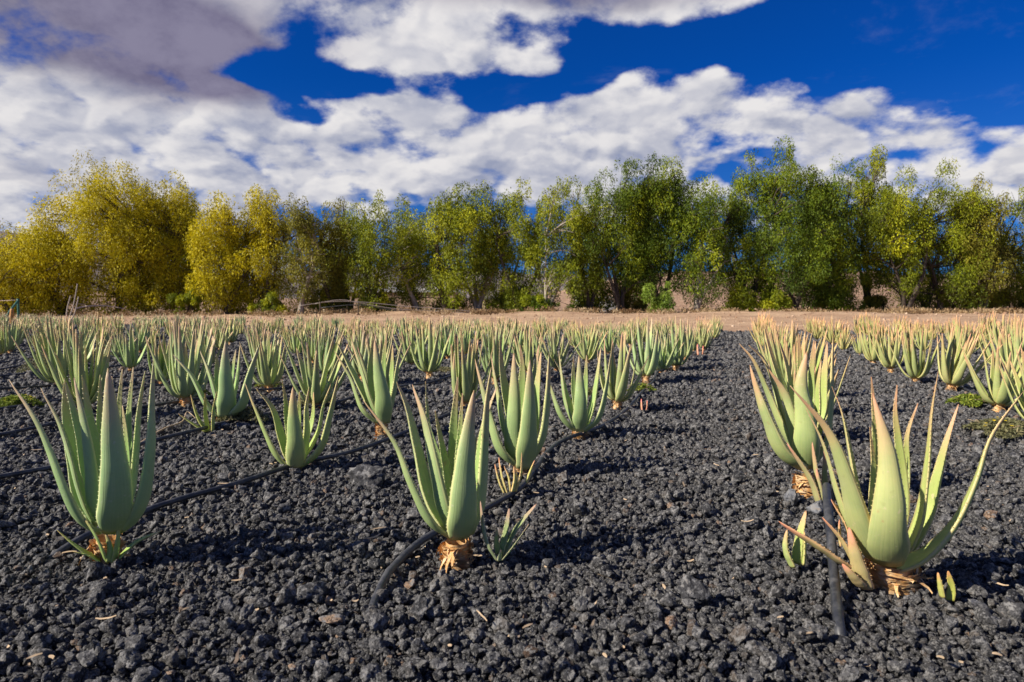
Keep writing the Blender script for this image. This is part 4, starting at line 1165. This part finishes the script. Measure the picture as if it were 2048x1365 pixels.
# ------------------------------------------------------------------ trees
def foliage_quads(C, Rd, n, r, size, droop, tone0):
    """n leaf sprays around clump centres C (k,3) with radii Rd (k,3)"""
    k = r.choice(len(C), n, p=(Rd[:, 0] ** 2) / (Rd[:, 0] ** 2).sum())
    d = r.normal(0, 1, (n, 3)); d /= np.linalg.norm(d, axis=1)[:, None]; q = r.uniform(0.25, 1.0, (n, 1)) ** 0.45
    P = C[k] + d * q * Rd[k]; P += r.normal(0, .04, (n, 3)); P[:, 2] -= np.abs(r.normal(0, .11, n)) * droop
    ax = d * .55 + r.normal(0, .45, (n, 3)); ax[:, 2] -= droop * .9; ax /= np.linalg.norm(ax, axis=1)[:, None]
    s = np.cross(ax, r.normal(0, 1, (n, 3))); s /= np.linalg.norm(s, axis=1)[:, None]
    L = size * r.uniform(.55, 1.35, (n, 1)); W = L * r.uniform(.13, .22, (n, 1))
    V = np.stack([P - ax * L * .5, P + s * W, P + ax * L * .5, P - s * W], 1)
    tone = np.clip(tone0[k] + r.normal(0, .10, n), 0, 1)
    return V.reshape(-1, 3), tone


def tree(px, toppy, halfpx, Y, mat, bark, label, seed, base=0.12, dens=1.0, trunk_px=None, droop=1.0, stems=3, lower=0.35, fill=1.0, group='trees in the windbreak behind the field'):
    r = np.random.default_rng(seed); rnd = random.Random(seed)
    gx = far_pt(trunk_px if trunk_px else px, 626, Y).x; zg = float(dirt_z(np.array(gx), np.array(Y))); root = empty('tree', (gx, Y, zg))
    cx = far_pt(px, 500, Y).x - gx; H = far_pt(px, toppy, Y).z - zg; hw = 1.2 * halfpx / (FPX / Y); base *= .7
    K = int(92 * dens * max(.7, hw / 2.6)); C, Rd, tn = [], [], []
    lobes = [(lx * hw, rnd.uniform(-.5, .5) * hw, (1 - .30 * abs(lx)) * rnd.uniform(.78, .98), rnd.uniform(.34, .52) * hw) for lx in (rnd.uniform(-.62, .62) for q in range(7))]
    lobes[0] = (rnd.uniform(-.15, .15) * hw, 0, 1.0, .46 * hw)
    for k in range(K):
        lb = rnd.choice(lobes); t = rnd.random() ** 0.8; zt = base + (lb[2] - base) * t
        # width of the envelope at this height: wide at mid, rounded top
        s = math.sqrt(max(0.02, 1 - abs((zt / lb[2] - lower - .12) / (1 - lower)) ** 2.4)) if zt / lb[2] > lower else 0.70 + .3 * zt / lower
        a = rnd.uniform(0, 6.28); q = rnd.random() ** .25; spread = lb[3] * 1.15
        x = lb[0] * (0.45 + .6 * min(1, zt * 1.4)) + math.cos(a) * q * spread * s; y = lb[1] + math.sin(a) * q * spread * s
        rad = rnd.uniform(.30, .78) * (hw / 2.6) ** .4; zc = zt * H - rad * .7 * (zt > .8)
        C.append((cx + x, y, max(zc, .35))); Rd.append((rad, rad, rad * rnd.uniform(.8, 1.5) * (1 + .25 * droop))); tn.append(rnd.gauss(.48, .20) + .12 * (zt - .5))
    for lb in lobes:     # leading shoots give the pointed tops
        for k in range(3):
            x = lb[0] + rnd.uniform(-.5, .5) * lb[3]; y = lb[1] + rnd.uniform(-.4, .4) * lb[3]
            h0 = lb[2] * H * rnd.uniform(.90, .985)
            C.append((cx + x, y, h0)); Rd.append((rnd.uniform(.16, .30),) * 2 + (rnd.uniform(.35, .6),)); tn.append(rnd.gauss(.6, .15))
    C = np.array(C); Rd = np.array(Rd); tn = np.array(tn)
    n = int(29000 * dens * fill * max(.55, (hw / 2.6)) * H / 9.5)
    V, tone = foliage_quads(C, Rd, n, r, .15, droop, tn)
    F = np.arange(len(V)).reshape(-1, 4)
    link('crown', mesh_np('crown', V, F, smooth=False, attrs={'tone': tone}, mat=mat), parent=root)
    # trunk stems and limbs to clumps
    ms = []; tops = []
    for s in range(stems):
        a = rnd.uniform(0, 6.28); lean = rnd.uniform(.5, 1.3); rb = rnd.uniform(.10, .15)
        p0 = Vector((rnd.uniform(-.15, .15), rnd.uniform(-.15, .15), -.15)); p1 = Vector((math.cos(a) * lean * .35, math.sin(a) * lean * .3, H * .12))
        p2 = Vector((math.cos(a) * lean + cx * .3, math.sin(a) * lean * .6, H * .30)); p3 = Vector((math.cos(a) * lean * 1.7 + cx * .7, math.sin(a) * lean + .8, H * .55))
        ms.append(tube('_raw', [p0, p1, p2, p3], [rb * 1.25, rb, rb * .6, rb * .2], bark, seg=7)); tops += [p1, p2, p3, (p2 + p3) / 2]
    link('trunk', join_raw('trunk', ms, bark), parent=root)
    ms = []
    for k in range(0, K, 2):
        c = Vector(C[k]); t = min(tops, key=lambda q: (q - c).length + (2.5 if q.z > c.z else 0)); mid = (t + c) / 2 + Vector((rnd.uniform(-.25, .25), rnd.uniform(-.25, .25), rnd.uniform(-.1, .35)))
        ms.append(tube('_raw', [t, mid, c], [.06, .035, .012], bark, seg=5, sub=3, caps=False))
        for _ in range(2):
            e = c + Vector((rnd.uniform(-.7, .7), rnd.uniform(-.7, .7), rnd.uniform(-.6, .6)))
            ms.append(tube('_raw', [mid, (mid + e) / 2 + Vector((0, 0, .1)), e], [.022, .015, .006], bark, seg=4, sub=2, caps=False))
    link('limbs', join_raw('limbs', ms, bark), parent=root)
    tag(root, label, 'tree', group); return root


T = [
 # px, top, half, Y, mat, bark, label, kwargs
 (20, 442, 120, 42, FLARE_TINT, M_BARK_D, 'low golden tree at the far left edge of the windbreak', dict(base=.03, dens=1.0)),
 (120, 425, 80, 44, FLARE_TINT, M_BARK_D, 'golden tree filling the gap before the tall left dome', dict(base=.04)),
 (235, 318, 125, 44, FLARE_TINT, M_BARK_D, 'tallest golden tree of the left group, broad domed crown', dict(base=.03, dens=1.25)),
 (345, 352, 90, 45, FLARE_TINT, M_BARK_D, 'golden olive tree leaning on the right flank of the tall golden dome', dict(base=.03, dens=1.1)),
 (450, 385, 75, 43, FLARE_TINT, M_BARK_D, 'mid height golden tree with foliage down to the earth, left of centre', dict(base=.03, dens=1.1)),
 (535, 368, 66, 44, FLARE_TINT, M_BARK_D, 'pointed yellow green tree right of the other golden ones', dict(base=.04, dens=1.1)),
 (607, 396, 44, 43, BROWNY, M_BARK_P, 'thin brownish tree on a forked pale trunk', dict(base=.10, dens=.9, stems=3, trunk_px=600)),
 (668, 392, 40, 44.5, BROWNY, M_BARK_D, 'narrow dark brownish tree right of the forked pale trunk', dict(base=.06, dens=.95)),
 (745, 384, 62, 44, OLIVE, M_BARK_D, 'loose olive tree above the sagging pipes', dict(base=.10, dens=.85)),
 (815, 420, 50, 45, OLIVE, M_BARK_P, 'small olive tree on a slender pale trunk', dict(base=.25, dens=.8, trunk_px=835, stems=2)),
 (890, 366, 62, 44, OLIVE, M_BARK_D, 'olive tree with a rounded double top near the centre', dict(base=.18, dens=.95)),
 (955, 362, 62, 45, OLIVE, M_BARK_P, 'olive tree on spreading grey stems at the centre', dict(base=.22, dens=.9, stems=4, trunk_px=955)),
 (1040, 358, 46, 44, OLIVE, M_BARK_D, 'narrow olive tree with a pointed top right of centre', dict(base=.10, dens=.9)),
 (1115, 352, 62, 43.5, OLIVE, M_BARK_P, 'airy yellowish tree with sky gaps and two bare leaning stems', dict(base=.20, dens=.8, stems=3, trunk_px=1095)),
 (1180, 400, 50, 45, OLIVE, M_BARK_D, 'shorter olive tree before the first tall green one', dict(base=.22, dens=.75)),
 (1240, 318, 66, 44, GREEN, M_BARK_D, 'first tall green tree right of centre, feathery rounded top', dict(base=.30, dens=1.1)),
 (1325, 300, 70, 45, GREEN, M_BARK_D, 'tall green tree with a wispy leading shoot', dict(base=.22, dens=1.1)),
 (1405, 350, 62, 43.5, GREEN, M_BARK_P, 'green tree on three visible grey trunks', dict(base=.18, dens=1.0, stems=3, trunk_px=1392)),
 (1500, 298, 62, 45, GREEN, M_BARK_D, 'tall green tree left of the highest crown', dict(base=.14, dens=1.0)),
 (1590, 282, 82, 43.5, GREEN, M_BARK_D, 'highest green tree of the windbreak, dense hanging foliage', dict(base=.05, dens=1.15)),
 (1675, 312, 66, 44.5, GREEN, M_BARK_D, 'dark green tree on the right flank of the highest one', dict(base=.06, dens=1.1)),
 (1738, 300, 52, 47, OLIVE, M_BARK_D, 'yellow green tree peeping over from the second line', dict(base=.3, dens=.8)),
 (1800, 335, 66, 43.5, OLIVE, M_BARK_D, 'olive green tree on dark forked trunks at the right', dict(base=.20, dens=1.0, stems=3, trunk_px=1812)),
 (1885, 320, 62, 44.5, OLIVE, M_BARK_D, 'upright olive tree second from the right end', dict(base=.14, dens=1.0)),
 (1965, 345, 56, 43.5, BROWNY, M_BARK_D, 'dull olive tree with drooping sprays near the right edge', dict(base=.18, dens=1.0)),
 (2062, 362, 52, 44, OLIVE, M_BARK_D, 'olive tree cut by the right edge of the view', dict(base=.2, dens=.9)),
]
T += [(px, tp, hf, 51, mt, M_BARK_D, lab, dict(base=.04, dens=.62)) for px, tp, hf, mt, lab in [
    (60, 470, 80, FLARE_TINT, 'golden tree in the second line behind the far left trees'), (300, 400, 90, OLIVE, 'second line tree behind the tall golden dome'),
    (500, 420, 80, OLIVE, 'second line tree behind the pointed yellow green one'), (640, 440, 60, BROWNY, 'second line tree seen between the brownish trees'),
    (385, 400, 60, OLIVE, 'second line tree between the tall golden dome and the mid height one'), (700, 400, 60, OLIVE, 'second line tree left of the loose olive one'), (830, 395, 70, OLIVE, 'second line tree behind the slender pale trunk'), (1000, 400, 60, OLIVE, 'second line tree behind the centre olive ones'), (1170, 375, 60, OLIVE, 'second line tree before the tall green crowns begin'),
    (1290, 400, 90, GREEN, 'dark tree in the second line between the first tall green ones'),
    (1480, 400, 80, GREEN, 'dark second line tree left of the highest crown'), (1640, 390, 90, GREEN, 'dark second line tree behind the highest crown'),
    (1850, 400, 90, OLIVE, 'second line tree behind the olive ones at right'), (1980, 420, 70, BROWNY, 'second line tree near the right edge')]]
for k, (px, tp, hf, Y, mt, bk, lab, kw) in enumerate(T):
    tree(px, tp, hf, Y, mt, bk, lab, 100 + k, **kw)


def bush(px, toppy, halfpx, Y, mat, label, seed):
    r = np.random.default_rng(seed); g = far_pt(px, 626, Y); zg = float(dirt_z(np.array(g.x), np.array(Y))); root = empty('bush', (g.x, Y, zg)); H = far_pt(px, toppy, Y).z - zg; hw = halfpx / (FPX / Y)
    K = 16; K = 26; C = np.stack([r.normal(0, .42, K) * hw, r.uniform(-.5, .5, K) * hw, r.uniform(.08, .9, K) ** 1.3 * H], 1); Rd = np.repeat(r.uniform(.12, .36, (K, 1)) * max(hw, H * .5), 3, 1)
    V, tone = foliage_quads(C, Rd, 6500, r, .15, .7, r.normal(.5, .2, K)); V[:, 2] = np.abs(V[:, 2])
    link('foliage', mesh_np('foliage', V, np.arange(len(V)).reshape(-1, 4), smooth=False, attrs={'tone': tone}, mat=mat), parent=root)
    ms = [tube('_raw', [(0, 0, -.1), tuple(Vector(c) * .5), tuple(c)], [.03, .02, .008], M_BARK_D, seg=4, sub=2) for c in C]
    link('stems', join_raw('stems', ms, M_BARK_D), parent=root); tag(root, label, 'bush', 'bushes under the windbreak')


B = [(1325, 548, 38, 42.5, FRESH, 'fresh green rounded bush under the tall green trees'), (545, 585, 30, 42, OLIVE, 'small light green bush left of the forked pale trunk'),
     (375, 580, 28, 42, OLIVE, 'pale green bush under the left golden trees'), (1180, 560, 55, 46, OLIVE, 'dull bush beneath the shorter olive tree'),
     (1480, 570, 60, 44, OLIVE, 'dark bush between the grey trunks and the highest tree'), (1650, 575, 60, 44, GREEN, 'dark green bush right of the highest tree'),
     (1255, 565, 50, 46, BROWNY, 'brownish bush before the slope right of centre'), (1010, 570, 50, 45, OLIVE, 'low olive bush near the central grey stems'),
     (760, 585, 40, 44, OLIVE, 'low bush by the sagging pipes'), (1930, 570, 60, 46, BROWNY, 'brownish thicket under the right trees'),
     (1560, 585, 40, 43, OLIVE, 'low olive bush at the foot of the highest tree'), (660, 575, 45, 45, OLIVE, 'low bush behind the left end of the pipes'),
     (1080, 590, 45, 43, GREEN, 'spreading dark green bush at the feet of the bare leaning stems'), (900, 590, 40, 45, BROWNY, 'brownish bush below the rounded double top tree'),
     (1740, 590, 40, 45, BROWNY, 'small brown bush left of the dark forked trunks'), (2030, 575, 50, 46, BROWNY, 'brown bush at the right edge')]
for k, b in enumerate(B): bush(*b, 300 + k)

# dry grass tufts and leaf litter along the foot of the windbreak
r = np.random.default_rng(77); K = 420; gx = r.uniform(-42, 38, K); gy = r.uniform(37.5, 47, K) ; C = np.stack([gx, gy, dirt_z(gx, gy) + .08], 1)
V, tone = foliage_quads(C, np.stack([r.uniform(.2, .7, K), r.uniform(.2, .6, K), r.uniform(.08, .22, K)], 1), 26000, r, .16, -.6, r.normal(.5, .25, K)); V[:, 2] = np.maximum(V[:, 2], .05)
GRASS = mat_leaf('dry_grass', (0.16, 0.09, 0.04), (0.34, 0.23, 0.12), (0.52, 0.40, 0.24), 0.25)
tag(link('dry_grass', mesh_np('dry_grass', V, np.arange(len(V)).reshape(-1, 4), smooth=False, attrs={'tone': tone}, mat=GRASS)), 'dry straw and leaf litter along the foot of the trees', kind='stuff')
